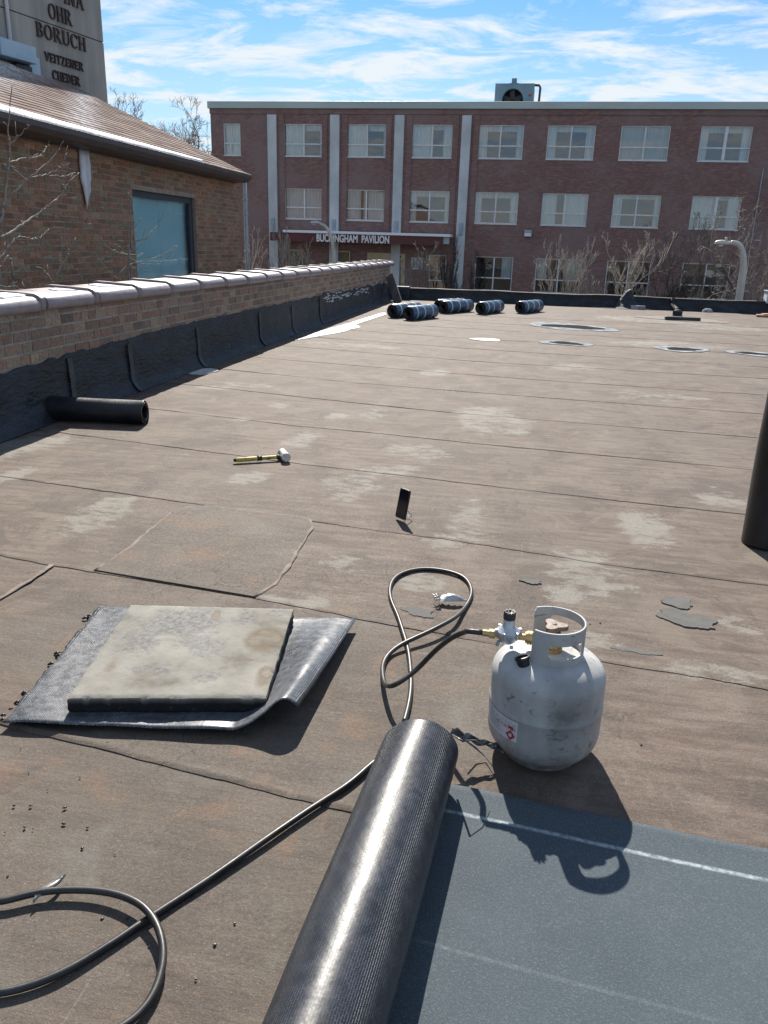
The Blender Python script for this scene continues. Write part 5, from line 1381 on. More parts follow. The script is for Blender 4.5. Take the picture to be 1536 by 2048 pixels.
# ------------------------------------------------------------------ rolls of roofing membrane
def banded_roll(lab, a, b, rad):
    """a, b: ends of the axis on the ground"""
    th = thing('banded_membrane_roll', lab, 'membrane roll', 'banded membrane rolls at the far end')
    a, b = Vector((a[0], a[1], rad)), Vector((b[0], b[1], rad))
    d = (b - a); L = d.length; d.normalize()
    rr = random.Random(int(abs(a.x) * 1000))
    x = Vector((0, 0, 1)).cross(d).normalized(); y = d.cross(x)
    # spiral section so the ends read as wound sheet
    n_ = 40; turns = 4
    outer = MB()
    outer.tube([a, a + d * 0.012, b - d * 0.012, b], [rad - 0.006, rad, rad, rad - 0.006], 36, caps=False)
    o = outer.build('roll_body', M['roll_wrap'], th, smooth=True, auto=60)
    for p, dr_, nm in ((a, -d, 'wound_end'), (b, d, 'wound_end')):
        mb = MB()
        rings = [(rad - 0.006, 0.0), (rad - 0.02, -0.004)]
        for k in range(1, 6): rings += [(rad - 0.006 - k * 0.014, -0.006 + 0.004 * (k % 2)), (rad - 0.012 - k * 0.014, -0.012 + 0.004 * (k % 2))]
        rings += [(rad * 0.36, -0.012), (rad * 0.33, -0.10), (0.0, -0.10)]
        V = []
        for (q, z) in rings:
            for k in range(29):
                an = 2 * PI * k / 28; V.append(p + (x * math.cos(an) + y * math.sin(an)) * q + dr_ * z)
        fs = [(i * 29 + k, i * 29 + k + 1, (i + 1) * 29 + k + 1, (i + 1) * 29 + k) for i in range(len(rings) - 1) for k in range(28)]
        mb.add(V, fs); mb.build(nm, M['black_membrane'], th, smooth=True, auto=40)
    for f in (0.17, 0.46, 0.76):
        c0 = a + d * (L * f + rr.uniform(-.02, .02))
        MB().tube([c0 - d * 0.016, c0 - d * 0.0145, c0 + d * 0.0145, c0 + d * 0.016], [rad + 0.0005, rad + 0.003, rad + 0.003, rad + 0.0005], 36, caps=False).build('band', M['band'], th, smooth=True)
    return th
RR = 0.127
def roll_axis(front, ang=0.47, L=0.9):
    return front, (front[0] + L * math.sin(ang), front[1] + L * math.cos(ang))
banded_roll('banded membrane roll at the far left, rear one of its touching pair', *roll_axis((-2.522, 15.129), 0.42), RR)
banded_roll('banded membrane roll in front of its twin, closest one to the viewer', *roll_axis((-2.163, 14.767), 0.42), RR)
banded_roll('banded membrane roll mostly hidden behind the roll in the middle pair', *roll_axis((-1.863, 16.993), 0.52), RR)
banded_roll('banded membrane roll in front of the middle pair', *roll_axis((-1.723, 16.667), 0.52, 0.95), RR)
banded_roll('single banded membrane roll between the middle pair and the rightmost roll', *roll_axis((-0.978, 16.818), 0.40), RR)
banded_roll('single banded membrane roll lying apart as the rightmost of the row', *roll_axis((-0.19, 17.523), 0.46), RR)

def spiral_roll(parent, a, b, rad, m, m_end, turns=3.2, thick=0.005, name='roll', core=0.5, gap=0.002):
    """a wound sheet: one spiral wall with thickness, closed at neither end"""
    d = (b - a); L = d.length; d.normalize()
    x = Vector((0, 0, 1)).cross(d).normalized(); y = d.cross(x)
    n_ = int(turns * 40)
    ax = [0.0, 0.004] + list(np.linspace(0.03, L - 0.03, 14)) + [L - 0.004, L]
    R_ = [rad * 1.0 - (rad * (1 - core)) * (k / n_) for k in range(n_ + 1)]
    A_ = [-PI * 0.62 - 2 * PI * turns * (k / n_) for k in range(n_ + 1)]
    P = np.zeros((len(ax), n_ + 1, 3)); U = np.zeros((len(ax), n_ + 1, 2))
    s_ = np.concatenate([[0], np.cumsum([abs(A_[k + 1] - A_[k]) * R_[k] for k in range(n_)])])
    for i, t_ in enumerate(ax):
        for k in range(n_ + 1):
            rr_ = R_[k] + 0.0018 * math.sin(A_[k] * 2 + t_ * 5) + 0.001 * math.sin(A_[k] * 5 - t_ * 9)
            P[i, k] = a + d * (t_ + 0.004 * math.sin(A_[k] * 1.3)) + (x * math.cos(A_[k]) + y * math.sin(A_[k])) * rr_
            U[i, k] = (t_, s_[k])
    o = MB().grid(P, U).build(name, m, parent, smooth=True)
    s = o.modifiers.new('thick', 'SOLIDIFY'); s.thickness = thick; s.offset = -1
    return o

# the near roll with its unrolled sheet
nr = thing('unrolling_membrane', 'long black woven-faced roll with its grey sheet laid out beside the gas cylinder', 'membrane')
E1 = Vector((-0.092, 1.727, 0.0)); E2 = Vector((0.656, 1.646, 0.0))
ex = (E2 - E1); ex.z = 0; ex.normalize(); ey = Vector((-ex.y, ex.x, 0))
NR = 0.101
axis_d = Vector((-0.088, 1.684, 0.0)) - Vector((-0.129, 1.072, 0.0)); axis_d.z = 0; axis_d.normalize()
axis_d = -ey * -1.0 if False else axis_d
top_far = Vector((-0.177, 1.729, 0.185))
ra = Vector((top_far.x, top_far.y, NR)) - axis_d * 0.005
rb = ra - axis_d * 1.12
spiral_roll(nr, ra, rb, NR, M['membrane'], None, 3.6, 0.004, 'roll', 0.45)
s0 = ra + ex * 0.02
nu, nv = 60, 40
us = np.linspace(0, 1, nu); vs_ = np.linspace(0, 1, nv)
Pm = np.zeros((nu, nv, 3)); lap = np.zeros((nu, nv))
for i, u in enumerate(us):
    for j, v in enumerate(vs_):
        L_ = 2.6
        st = Vector((ra.x, ra.y, 0)) - axis_d * 0.03 * 0
        p = E1 - ex * 0.09 + ex * (L_ * u) - ey * (1.1 * v)
        Pm[i, j] = (p.x, p.y, 0.019 + 0.004 * math.sin(u * 9 + v * 3) * 0.5 + 0.006 * max(0, 1 - v * 14) * (0.5 + 0.5 * math.sin(u * 14)))
vv = [0, 0.004, 0.02, 0.05, 0.070, 0.088, 0.0932, 0.0982, 0.1035, 0.12, 0.14, 0.2, 0.3, 0.40, 0.447, 0.451, 0.455, 0.459, 0.5, 0.6, 0.7, 0.8, 0.9, 1.0]
nv = len(vv)
Pm = np.zeros((nu, nv, 3)); lap = np.zeros((nu, nv))
for i, u in enumerate(us):
    for j, v in enumerate(vv):
        p = E1 - ex * 0.10 + ex * (2.6 * u) - ey * (1.1 * v)
        z = 0.0125 + 0.0015 * math.sin(u * 19 + v * 3) + (0.006 * math.exp(-v * 30) * (0.4 + 0.6 * math.sin(u * 23) ** 2)) + 0.0025 * math.sin(v * 6 + u * 4)
        Pm[i, j] = (p.x, p.y, z if j else z - 0.006)
        lap[i, j] = 1.0 if 0.0930 <= v <= 0.0985 else (0.20 * max(0, 1 - u / 0.34) ** 0.5 if 0.4505 <= v <= 0.4555 else 0)
so = MB().grid(Pm).build('unrolled_sheet', M['new_sheet'], nr, smooth=True, attr={'lap': lap.ravel()})
md = so.modifiers.new('thick', 'SOLIDIFY'); md.thickness = 0.004; md.offset = -1
# twisted strip of torn film hanging from the end of the roll
rr = random.Random(4)
st = MB()
P0 = [Vector((-0.11, 1.826, 0.1)), Vector((-0.081, 1.845, 0.085)), Vector((-0.05, 1.854, 0.07)), Vector((-0.017, 1.857, 0.06)), Vector((0.01, 1.866, 0.05)), Vector((0.033, 1.87, 0.035))]
for s_i in range(3):
    rows = []
    for k in range(26):
        f = k / 25 * (len(P0) - 1); i0 = min(int(f), len(P0) - 2)
        p = P0[i0].lerp(P0[i0 + 1], f - i0)
        a_ = f * 1.5 + s_i * 2.0
        w = (0.011 * (1 - f / 7.0)) * (1 + 0.2 * math.sin(f * 5 + s_i))
        c_ = Vector((0.2 * math.cos(a_), math.cos(a_), math.sin(a_))) * w
        off = Vector((0, math.sin(a_ * 1.3), math.cos(a_ * 1.3))) * 0.005
        rows.append([p + off - c_, p + off + c_ * 0.2 + Vector((0, 0, 0.003)), p + off + c_])
    st.grid(np.array([[tuple(q) for q in row] for row in rows]))
for P in ([(-0.074, 1.861, 0.06), (-0.046, 1.876, 0.03), (-0.017, 1.869, 0.012), (0.009, 1.815, 0.016)], [(-0.104, 1.788, 0.12), (-0.074, 1.708, 0.16), (-0.044, 1.734, 0.15), (-0.021, 1.762, 0.12)]):
    st.tube(P, [0.003, 0.003, 0.002, 0.001], 4)
st.build('torn_strip', M['film_strip'], nr, smooth=True)

# short roll lying against the wall at the left
wr = thing('loose_membrane_roll', 'plain black membrane roll lying half in the shade of the brick wall', 'membrane roll')
wa, wb = Vector((-2.738, 5.352, 0.09)), Vector((-2.738, 5.352, 0.09))
wb = Vector((-3.475, wa.y - 0.01, 0.095))
wa.y += 0.07
spiral_roll(wr, wa, wb, 0.089, M['black_membrane'], None, 3.2, 0.006, 'roll', 0.5)
wrr = wr
# upright roll at the right edge
ur = thing('upright_membrane_roll', 'tall black membrane roll standing on end at the right edge', 'membrane roll')
uc = Vector((1.108, 3.851, 0.0))
u0v = Vector((uc.x + 0.125, uc.y + 0.03, 0.012))
spiral_roll(ur, u0v, u0v + Vector((0.0, 0.0, 1.0)) if False else u0v + Vector((0.0, 0.002, 1.0)), 0.13, M['black_membrane'], None, 3.3, 0.006, 'roll', 0.5)

# ------------------------------------------------------------------ paver on a scrap of membrane
sc = thing('membrane_scrap', 'square scrap of shiny black membrane with one curled corner under the concrete paver', 'membrane')
c00, c10, c11, c01 = [Vector(p) for p in [(-1.357, 1.716, 0.02), (-0.515, 1.846, 0.02), (-0.524, 2.555, 0.02), (-1.477, 2.463, 0.02)]]
nu, nv = 70, 56
P = np.zeros((nu, nv, 3)); U = np.zeros((nu, nv, 2))
Wd, Dp = (c10 - c00).length, (c01 - c00).length
for i in range(nu):
    for j in range(nv):
        u, v = i / (nu - 1), j / (nv - 1)
        p = (c00 * (1 - u) + c10 * u) * (1 - v) + (c01 * (1 - u) + c11 * u) * v
        z = 0.0215
        # right side lifts beyond the paver, front corner most, then rolls over at the lip
        lf = max(0.0, (u - 0.74) / 0.26)
        front = max(0.0, 1 - v / 1.02)
        sm_ = lf * lf * (3 - 2 * lf)
        hgt = 0.016 + 0.070 * front ** 0.9
        z += hgt * (sm_ * 1.12 - 0.55 * max(0.0, (lf - 0.62) / 0.38) ** 2)
        p = p - (c10 - c00).normalized() * (0.040 * max(0.0, lf - 0.5) * front + 0.02 * sm_ * front) + Vector((0, 0.055 * sm_ * front * max(0, (0.45 - v) / 0.45), 0))
        # slight lift of the near edge
        ne = max(0.0, 1 - v / 0.12)
        z += 0.010 * ne * (0.4 + 0.6 * math.sin(u * 6 + 0.7) ** 2) * (1 - ne * 0.6) * (1 if u > 0.03 else 0)
        z += 0.0015 * math.sin(u * 21 + v * 4) + 0.001 * math.sin(v * 19)
        # ragged torch-cut left edge
        if i == 0: p += (c00 - c10).normalized() * (0.012 * (fbm(np.array(v * 17.0), np.array(2.0), 5, 3) - 0.5) * 2)
        P[i, j] = (p.x, p.y, z); U[i, j] = (v * Dp, u * Wd)
M['scrap'] = mat_membrane('scrap_membrane_film', (0.045, 0.050, 0.058), (0.24, 0.25, 0.27), 0.33, (0.016, 0.0058))
so = MB().grid(P, U).build('sheet', M['scrap'], sc, smooth=True)
md = so.modifiers.new('thick', 'SOLIDIFY'); md.thickness = 0.004; md.offset = -1
fr = MB(); rr = random.Random(2)
for k in range(60):                                            # melted crumbs along the cut edge
    v = rr.random() ** 0.8
    if not (v < 0.25 or 0.45 < v < 0.6 or v > 0.86): continue
    p = c00.lerp(c01, v) + Vector((rr.uniform(-0.035, 0.004), rr.uniform(-.01, .01), 0))
    s_ = rr.uniform(0.004, 0.008); p.z = 0.008
    fr.tube([p + Vector((-s_ * 1.5, 0, -0.004)), p + Vector((0, s_ * .4, 0.002)), p + Vector((s_ * 1.5, s_, -0.002))], [s_ * 0.4, s_ * 0.7, s_ * 0.3], 6)
fr.build('melted_edge', M['wet_tar'], sc, smooth=True)['kind'] = 'stuff'

S00, S10, S11, S01 = [Vector(p) for p in [(-1.204, 1.796, 0.078), (-0.657, 1.92, 0.078), (-0.746, 2.506, 0.078), (-1.318, 2.402, 0.078)]]
nu, nv = 70, 70
top = np.zeros((nu, nv, 3)); stain = np.zeros((nu, nv)); gloss = np.zeros((nu, nv))
def gb(u, v, cu, cv, ru, rv): return math.exp(-(((u - cu) / ru) ** 2 + ((v - cv) / rv) ** 2) * 1.4)
for i in range(nu):
    for j in range(nv):
        u, v = i / (nu - 1), j / (nv - 1)
        p = (S00 * (1 - u) + S10 * u) * (1 - v) + (S01 * (1 - u) + S11 * u) * v
        e = min(u, 1 - u, v, 1 - v)
        chip = max(0, 1 - e / 0.018) * max(0, float(fbm(np.array(u * 21.0), np.array(v * 21.0), 17, 3)) - 0.56) * 0.025
        z = 0.078 - 0.004 * max(0, 1 - e / 0.02) ** 2 - chip + 0.0015 * (fbm(np.array(u * 6), np.array(v * 6), 3, 3) - 0.5)
        top[i, j] = (p.x, p.y, z)
        g1 = max(gb(u, v, 0.36, 0.78, 0.36, 0.24) * 1.15, gb(u, v, 0.73, 0.84, 0.10, 0.18), gb(u, v, 0.18, 0.52, 0.24, 0.2), gb(u, v, 0.52, 0.52, 0.24, 0.17), gb(u, v, 0.28, 0.24, 0.10, 0.10) * 0.8, gb(u, v, 0.66, 0.18, 0.12, 0.09) * 0.85, gb(u, v, 0.92, 0.93, 0.10, 0.07), gb(u, v, 0.40, 0.25, 0.1, 0.1) * 0.8)
        g1 = g1 * (0.35 + 1.2 * float(fbm(np.array(u * 4.3), np.array(v * 4.3 + 2), 44, 4)))
        gloss[i, j] = g1 * 0.95 - 0.08
        stain[i, j] = max(gb(u, v, 0.90, 0.60, 0.18, 0.26) * 1.1, gb(u, v, 0.12, 0.3, 0.08, 0.3) * 0.6, gb(u, v, 0.84, 0.36, 0.06, 0.03) * 1.1, gb(u, v, 0.55, 0.88, 0.04, 0.14) * 0.9, gb(u, v, 0.33, 0.20, 0.14, 0.12) * 0.7, gb(u, v, 0.97, 0.2, 0.1, 0.25) * 0.6) * 0.85
mb = MB().grid(top)
at_s, at_g, at_e = list(stain.ravel()), list(gloss.ravel()), [0.0] * (nu * nv)
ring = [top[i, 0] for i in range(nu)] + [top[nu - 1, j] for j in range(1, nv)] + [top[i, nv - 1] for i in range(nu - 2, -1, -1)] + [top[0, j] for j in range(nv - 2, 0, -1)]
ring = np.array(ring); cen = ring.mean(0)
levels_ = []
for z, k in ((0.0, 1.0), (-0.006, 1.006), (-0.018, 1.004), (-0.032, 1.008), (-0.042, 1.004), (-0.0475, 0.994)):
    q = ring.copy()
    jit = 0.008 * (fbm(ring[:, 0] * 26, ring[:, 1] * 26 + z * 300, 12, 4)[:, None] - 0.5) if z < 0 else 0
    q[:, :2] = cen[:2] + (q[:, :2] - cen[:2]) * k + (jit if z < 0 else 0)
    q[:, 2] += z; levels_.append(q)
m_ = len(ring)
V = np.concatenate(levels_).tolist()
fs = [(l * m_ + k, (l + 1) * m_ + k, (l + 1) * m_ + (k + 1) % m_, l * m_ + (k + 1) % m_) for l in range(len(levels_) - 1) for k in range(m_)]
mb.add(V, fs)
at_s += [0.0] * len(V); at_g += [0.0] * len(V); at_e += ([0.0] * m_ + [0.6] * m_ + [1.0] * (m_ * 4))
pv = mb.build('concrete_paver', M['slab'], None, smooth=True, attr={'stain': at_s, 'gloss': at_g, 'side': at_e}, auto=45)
tag(pv, 'square stained concrete paver lying on the scrap of black membrane', 'paver')

# ------------------------------------------------------------------ gas cylinder, regulator and hose
TC = Vector((0.133, 1.956, 0.0))
tank = thing('gas_cylinder', 'scuffed white gas cylinder with open collar standing by the membrane roll', 'gas cylinder')
prof = []
RB_ = 0.152
def sup(a_, n_): return (abs(math.cos(a_)) ** (2 / n_), abs(math.sin(a_)) ** (2 / n_))
for k in range(13):
    c_, s_ = sup(PI / 2 * (1 - k / 12), 2.3); prof.append((0.085 + 0.067 * c_, 0.095 - 0.078 * s_))
prof += [(RB_, 0.12), (RB_, 0.158), (RB_ + 0.0016, 0.161), (RB_ + 0.0016, 0.166), (RB_, 0.169), (RB_, 0.20), (RB_, 0.238)]
for k in range(1, 15):
    c_, s_ = sup(PI / 2 * k / 14, 2.25); prof.append((0.052 + 0.100 * c_, 0.238 + 0.066 * s_))
prof += [(0.03, 0.309), (0.0, 0.311)]
prof = [(0.0, 0.028)] + prof
mb = MB().lathe(prof, (0, 0, 0), 96)
va = np.array(mb.v)
ang = np.arctan2(va[:, 1], va[:, 0])
view = math.atan2(-TC.y, -TC.x)
da = (ang - (view + 0.42) + PI) % (2 * PI) - PI
scuff = np.exp(-((da / 0.34) ** 2 + ((va[:, 2] - 0.205) / 0.033) ** 2)) * 0.85
scuff = np.maximum(scuff, 0.5 * np.exp(-((da + 0.1) / 0.22) ** 2 - ((va[:, 2] - 0.17) / 0.02) ** 2))
body = mb.build('body', M['tank'], tank, smooth=True, attr={'scuff': scuff}); body.location = TC
def tk_attr(mb_): return {'scuff': [0.08] * len(mb_.v)}
fr_ = MB().lathe([(0.100, 0.0), (0.105, 0.001), (0.108, 0.012), (0.122, 0.034), (0.112, 0.04), (0.100, 0.022), (0.100, 0.0)], (0, 0, 0), 72)
o = fr_.build('foot_ring', M['tank'], tank, smooth=True, attr=tk_attr(fr_), auto=50); o.location = TC
hole = MB().lathe([(0.0, 0.002), (0.012, 0.001), (0.013, -0.002)], (0, 0, 0), 14).build('vent_hole', M['wet_tar'], tank)
av = view - 0.28
hole.matrix_local = Matrix.Translation(TC + Vector((math.cos(av) * 0.1045, math.sin(av) * 0.1045, 0.026))) @ Matrix.Rotation(av, 4, 'Z') @ Matrix.Rotation(PI / 2, 4, 'Y') @ Matrix.Diagonal((0.6, 1, 1, 1))
# collar: open towards the regulator at the left
CR = 0.083
cz0, cz1 = 0.292, 0.398
left = PI + math.radians(-2)
open_h = math.radians(52)
a0, a1 = left + open_h, left + 2 * PI - open_h
nA, nZ = 120, 26
mb = MB()
def cp_(a_, z, rr_):
    # ends of the collar run down with a rounded top corner
    return (math.cos(a_) * rr_, math.sin(a_) * rr_, z)
def solid(fa, fz):
    """fa,fz in 0..1 : True where there is metal"""
    ad = fa * (a1 - a0)                            # angle from the front-left end
    z = cz0 + fz * (cz1 - cz0)
    tot = a1 - a0
    endd = min(ad, tot - ad) * CR                  # arc distance from an end
    if endd < 0.014 and z > cz1 - 0.014:
        if (0.014 - endd) ** 2 + (z - (cz1 - 0.014)) ** 2 > 0.014 ** 2: return False
    for (w0, w1, z0_, z1_) in ((0.13, 0.43, 0.326, 0.362), (0.56, 0.87, 0.322, 0.374)):
        x0_, x1_ = w0 * tot * CR, w1 * tot * CR
        x = ad * CR
        if x0_ < x < x1_ and z0_ < z < z1_:
            rc = 0.013
            dx_ = max(x0_ + rc - x, x - (x1_ - rc), 0); dz_ = max(z0_ + rc - z, z - (z1_ - rc), 0)
            if dx_ * dx_ + dz_ * dz_ < rc * rc: return False
    return True
for i in range(nA):
    for j in range(nZ):
        if not solid((i + .5) / nA, (j + .5) / nZ): continue
        aa, ab = a0 + (a1 - a0) * i / nA, a0 + (a1 - a0) * (i + 1) / nA
        za, zb = cz0 + (cz1 - cz0) * j / nZ, cz0 + (cz1 - cz0) * (j + 1) / nZ
        mb.add([cp_(aa, za, CR), cp_(ab, za, CR), cp_(ab, zb, CR), cp_(aa, zb, CR)], [(0, 1, 2, 3)])
me_o = mb.build('collar', M['tank'], tank, attr=tk_attr(mb))
import bmesh
bm = bmesh.new(); bm.from_mesh(me_o.data); bmesh.ops.remove_doubles(bm, verts=bm.verts, dist=1e-5)
be = [v for v in bm.verts if v.is_boundary]
for it in range(4): bmesh.ops.smooth_vert(bm, verts=[v for v in be if 0.294 < v.co.z < 0.3975], factor=0.4, use_axis_x=True, use_axis_y=True, use_axis_z=True)
for v in bm.verts:
    q = math.hypot(v.co.x, v.co.y); v.co.x *= CR / q; v.co.y *= CR / q
bm.to_mesh(me_o.data); bm.free()
me_o.data.polygons.foreach_set('use_smooth', [True] * len(me_o.data.polygons))
md = me_o.modifiers.new('thick', 'SOLIDIFY'); md.thickness = 0.0055; md.offset = 0
me_o.location = TC
# valve with its handwheel
vb = MB().lathe([(0.0, 0.30), (0.024, 0.30), (0.026, 0.306), (0.026, 0.318), (0.018, 0.322), (0.015, 0.345), (0.018, 0.348), (0.018, 0.366), (0.008, 0.368), (0.008, 0.378), (0.0, 0.378)], (0, 0, 0), 24)
vb.tube([(0, 0, 0.338), (-0.055, 0.0, 0.338)], [0.014, 0.014], 16)
vb.tube([(0, 0, 0.332), (0.03, 0.004, 0.332)], [0.009, 0.007], 12)
va_ = vb.build('valve', M['brass'], tank, smooth=True, auto=40); va_.location = TC + Vector((0.004, 0.0, 0))
hw = MB()
n_ = 60
pl = []
for k in range(n_):
    a_ = 2 * PI * k / n_ + 0.35
    pl.append(((0.0285 + 0.0075 * math.cos(3 * a_)) * math.cos(a_), (0.0285 + 0.0075 * math.cos(3 * a_)) * math.sin(a_)))
hw.prism(pl, 0.374, 0.386)
hw.lathe([(0.014, 0.36), (0.016, 0.374)], (0, 0, 0), 20)
hwo = hw.build('handwheel', M['handwheel'], va_, smooth=True, auto=40, bevel=0.002)
hc = MB().lathe([(0.0, 0.3885), (0.005, 0.388), (0.0055, 0.385)], (0, 0, 0), 12).build('wheel_screw', M['dark_metal'], va_)
# protective plug hanging on the shoulder
pg = MB().lathe([(0.0, 0.004), (0.012, 0.0), (0.0165, 0.004), (0.0175, 0.020), (0.020, 0.022), (0.020, 0.028), (0.0165, 0.029), (0.014, 0.010), (0.0, 0.009)], (0, 0, 0), 28)
po = pg.build('dust_plug', M['cap_black'], tank, smooth=True, auto=45)
pp = Vector((0.066, 1.884, 0.288))
po.matrix_local = Matrix.Translation(pp) @ Matrix.Rotation(math.radians(-14), 4, 'X') @ Matrix.Rotation(math.radians(-18), 4, 'Y')
# raised neck flange
nf = MB().lathe([(0.075, 0.286), (0.070, 0.302), (0.062, 0.306), (0.0, 0.306)], (0, 0, 0), 48)
# label on the near left side
def cyl_patch(name, m, parent, aa, ab, za, zb, off, n_=14, bend=True):
    mb = MB()
    P = np.array([[((RB_ + off) * math.cos(a_), (RB_ + off) * math.sin(a_), z) for z in np.linspace(za, zb, 4)] for a_ in np.linspace(aa, ab, n_)])
    mb.grid(P)
    o = mb.build(name, m, parent, smooth=True)
    return o
la, lb_ = view - 0.42, view - 1.25
lab_o = cyl_patch('label', M['label_white'], tank, la, lb_, 0.098, 0.157, 0.0012, 30)
lab_o.location = TC
rr = random.Random(14)
ink = MB(); ink_r = MB()
for k in range(9):
    z = 0.152 - k * 0.0052
    s_ = la - 0.03
    while s_ > lb_ + 0.06:
        w = rr.uniform(0.03, 0.12)
        e_ = max(s_ - w, lb_ + 0.04)
        tgt = ink_r if (k in (3, 4) and s_ > la - 0.45) else ink
        if not (k > 4 and s_ > la - 0.30):
            P = np.array([[((RB_ + 0.0018) * math.cos(a_), (RB_ + 0.0018) * math.sin(a_), zz) for zz in (z - 0.0022, z)] for a_ in np.linspace(s_, e_, 5)])
            tgt.grid(P)
        s_ = e_ - rr.uniform(0.012, 0.03)
ink.build('label_print', M['label_grey'], lab_o, smooth=True)
ink_r.build('label_red_print', M['red'], lab_o, smooth=True)
def cyl_poly(name, m, parent, pts, off):
    mb = MB(); V = [((RB_ + off) * math.cos(a_), (RB_ + off) * math.sin(a_), z) for a_, z in pts]
    c_ = (sum(p[0] for p in pts) / len(pts), sum(p[1] for p in pts) / len(pts))
    V.append(((RB_ + off) * math.cos(c_[0]), (RB_ + off) * math.sin(c_[0]), c_[1])); n_ = len(pts)
    mb.add(V, [(i, (i + 1) % n_, n_) for i in range(n_)])
    return mb.build(name, m, parent, smooth=True)
dc, dz = la - 0.13, 0.113
hd_ = 0.0155
cyl_poly('hazard_diamond', M['red'], lab_o, [(dc + hd_ / RB_, dz), (dc, dz + hd_), (dc - hd_ / RB_, dz), (dc, dz - hd_)], 0.0019)
fl = [(0, -0.006), (0.0035, -0.005), (0.0055, -0.001), (0.0035, 0.002), (0.003, 0.006), (0.0, 0.0025), (-0.002, 0.0075), (-0.0045, 0.002), (-0.0052, -0.002), (-0.003, -0.005)]
cyl_poly('flame_symbol', M['label_white'], lab_o, [(dc - x / RB_, dz + 0.001 + z) for x, z in fl], 0.0025)
cyl_poly('small_hazard_mark', M['red'], lab_o, [(dc + 0.05, dz + 0.026), (dc - 0.05, dz + 0.026), (dc - 0.05, dz + 0.018), (dc + 0.05, dz + 0.018)], 0.0019)

# regulator screwed to the valve
rg_ = thing('gas_regulator', 'grey cast gas regulator with brass nuts screwed to the cylinder valve', 'regulator')
RV = TC + Vector((0.004, 0, 0.338))
ax_ = Vector((-1.0, 0.03, -0.012)).normalized()
def on(s): return RV + ax_ * (s - 0.012)
nut = MB()
for (s0_, s1_, r_) in ((0.060, 0.066, 0.017), (0.068, 0.074, 0.019), (0.075, 0.081, 0.019), (0.082, 0.086, 0.016)):
    nut.tube([on(s0_), on(s1_)], [r_, r_], 28)
nut.tube([on(0.056), on(0.112)], [0.0095, 0.0095], 16); nut.tube([on(0.060), on(0.086)], [0.0155, 0.0155], 20)
nut.build('coupling_nut', M['brass'], rg_, smooth=True, auto=40)
rc = on(0.132)
bd = MB()
bd.tube([on(0.106), on(0.114), on(0.150), on(0.158)], [0.012, 0.016, 0.016, 0.012], 20)
bd.lathe([(0.0, -0.024), (0.012, -0.022), (0.022, -0.014), (0.028, -0.002), (0.029, 0.006), (0.032, 0.008), (0.032, 0.016), (0.027, 0.020), (0.020, 0.026), (0.0165, 0.030), (0.0155, 0.052), (0.0, 0.052)], rc, 32)
for k in range(6):
    a_ = 2 * PI * k / 6 + 0.3
    bd.tube([rc + Vector((0.0325 * math.cos(a_), 0.0325 * math.sin(a_), 0.002)), rc + Vector((0.0325 * math.cos(a_), 0.0325 * math.sin(a_), 0.020))], 0.0042, 8)
bd.tube([rc + Vector((0.012, -0.016, -0.022)), rc + Vector((0.012, -0.018, -0.030))], 0.005, 8)
bd.tube([rc + Vector((-0.022, -0.01, -0.014)), rc + Vector((-0.026, -0.012, -0.028))], 0.006, 8)
bd.build('regulator_body', M['zinc'], rg_, smooth=True, auto=45)
kb = MB().lathe([(0.016, 0.050), (0.0165, 0.053), (0.0165, 0.060), (0.014, 0.062), (0.014, 0.066), (0.012, 0.068), (0.0, 0.066)], rc, 24)
for k in range(8):
    a_ = 2 * PI * k / 8
    kb.tube([rc + Vector((0.0135 * math.cos(a_), 0.0135 * math.sin(a_), 0.058)), rc + Vector((0.0125 * math.cos(a_), 0.0125 * math.sin(a_), 0.072))], 0.0036, 6)
kb.build('adjusting_knob', M['dark_metal'], rg_, smooth=True, auto=40)
ft = MB()
ft.tube([on(0.157), on(0.162)], 0.010, 6); ft.tube([on(0.162), on(0.166)], 0.0085, 16); ft.tube([on(0.166), on(0.182)], 0.0125, 6); ft.tube([on(0.182), on(0.200)], 0.0092, 18); ft.tube([on(0.168), on(0.170)], 0.0135, 18)
ft.build('hose_fitting', M['brass'], rg_, smooth=True, auto=40)

# hose: from the regulator, over itself, under the roll, round a loop at the left and out of the picture
hz = 0.026
HR = 0.0078
def sm(P, n_=8):
    P = [Vector(p) for p in P]; Q = []
    for i in range(len(P) - 1):
        p0, p1, p2, p3 = P[max(i - 1, 0)], P[i], P[i + 1], P[min(i + 2, len(P) - 1)]
        for k in range(n_):
            t_ = k / n_
            Q.append(0.5 * ((2 * p1) + (p2 - p0) * t_ + (2 * p0 - 5 * p1 + 4 * p2 - p3) * t_ ** 2 + (3 * p1 - p0 - 3 * p2 + p3) * t_ ** 3))
    Q.append(P[-1]); return Q
hs = on(0.200)
hose_pts = [tuple(hs), tuple(on(0.235)), tuple(on(0.262) + Vector((0, 0.0, -0.003)))]
hose_pts += [(-0.081, 2.007, 0.318), (-0.123, 2.037, 0.285), (-0.156, 2.071, 0.24), (-0.187, 2.099, 0.195), (-0.217, 2.111, 0.15), (-0.239, 2.108, 0.118), (-0.297, 2.045, 0.091), (-0.307, 2.058, 0.079), (-0.317, 2.074, 0.068), (-0.324, 2.088, 0.06), (-0.335, 2.115, 0.044), (-0.346, 2.142, 0.028), (-0.351, 2.162, 0.026), (-0.36, 2.194, 0.026)]
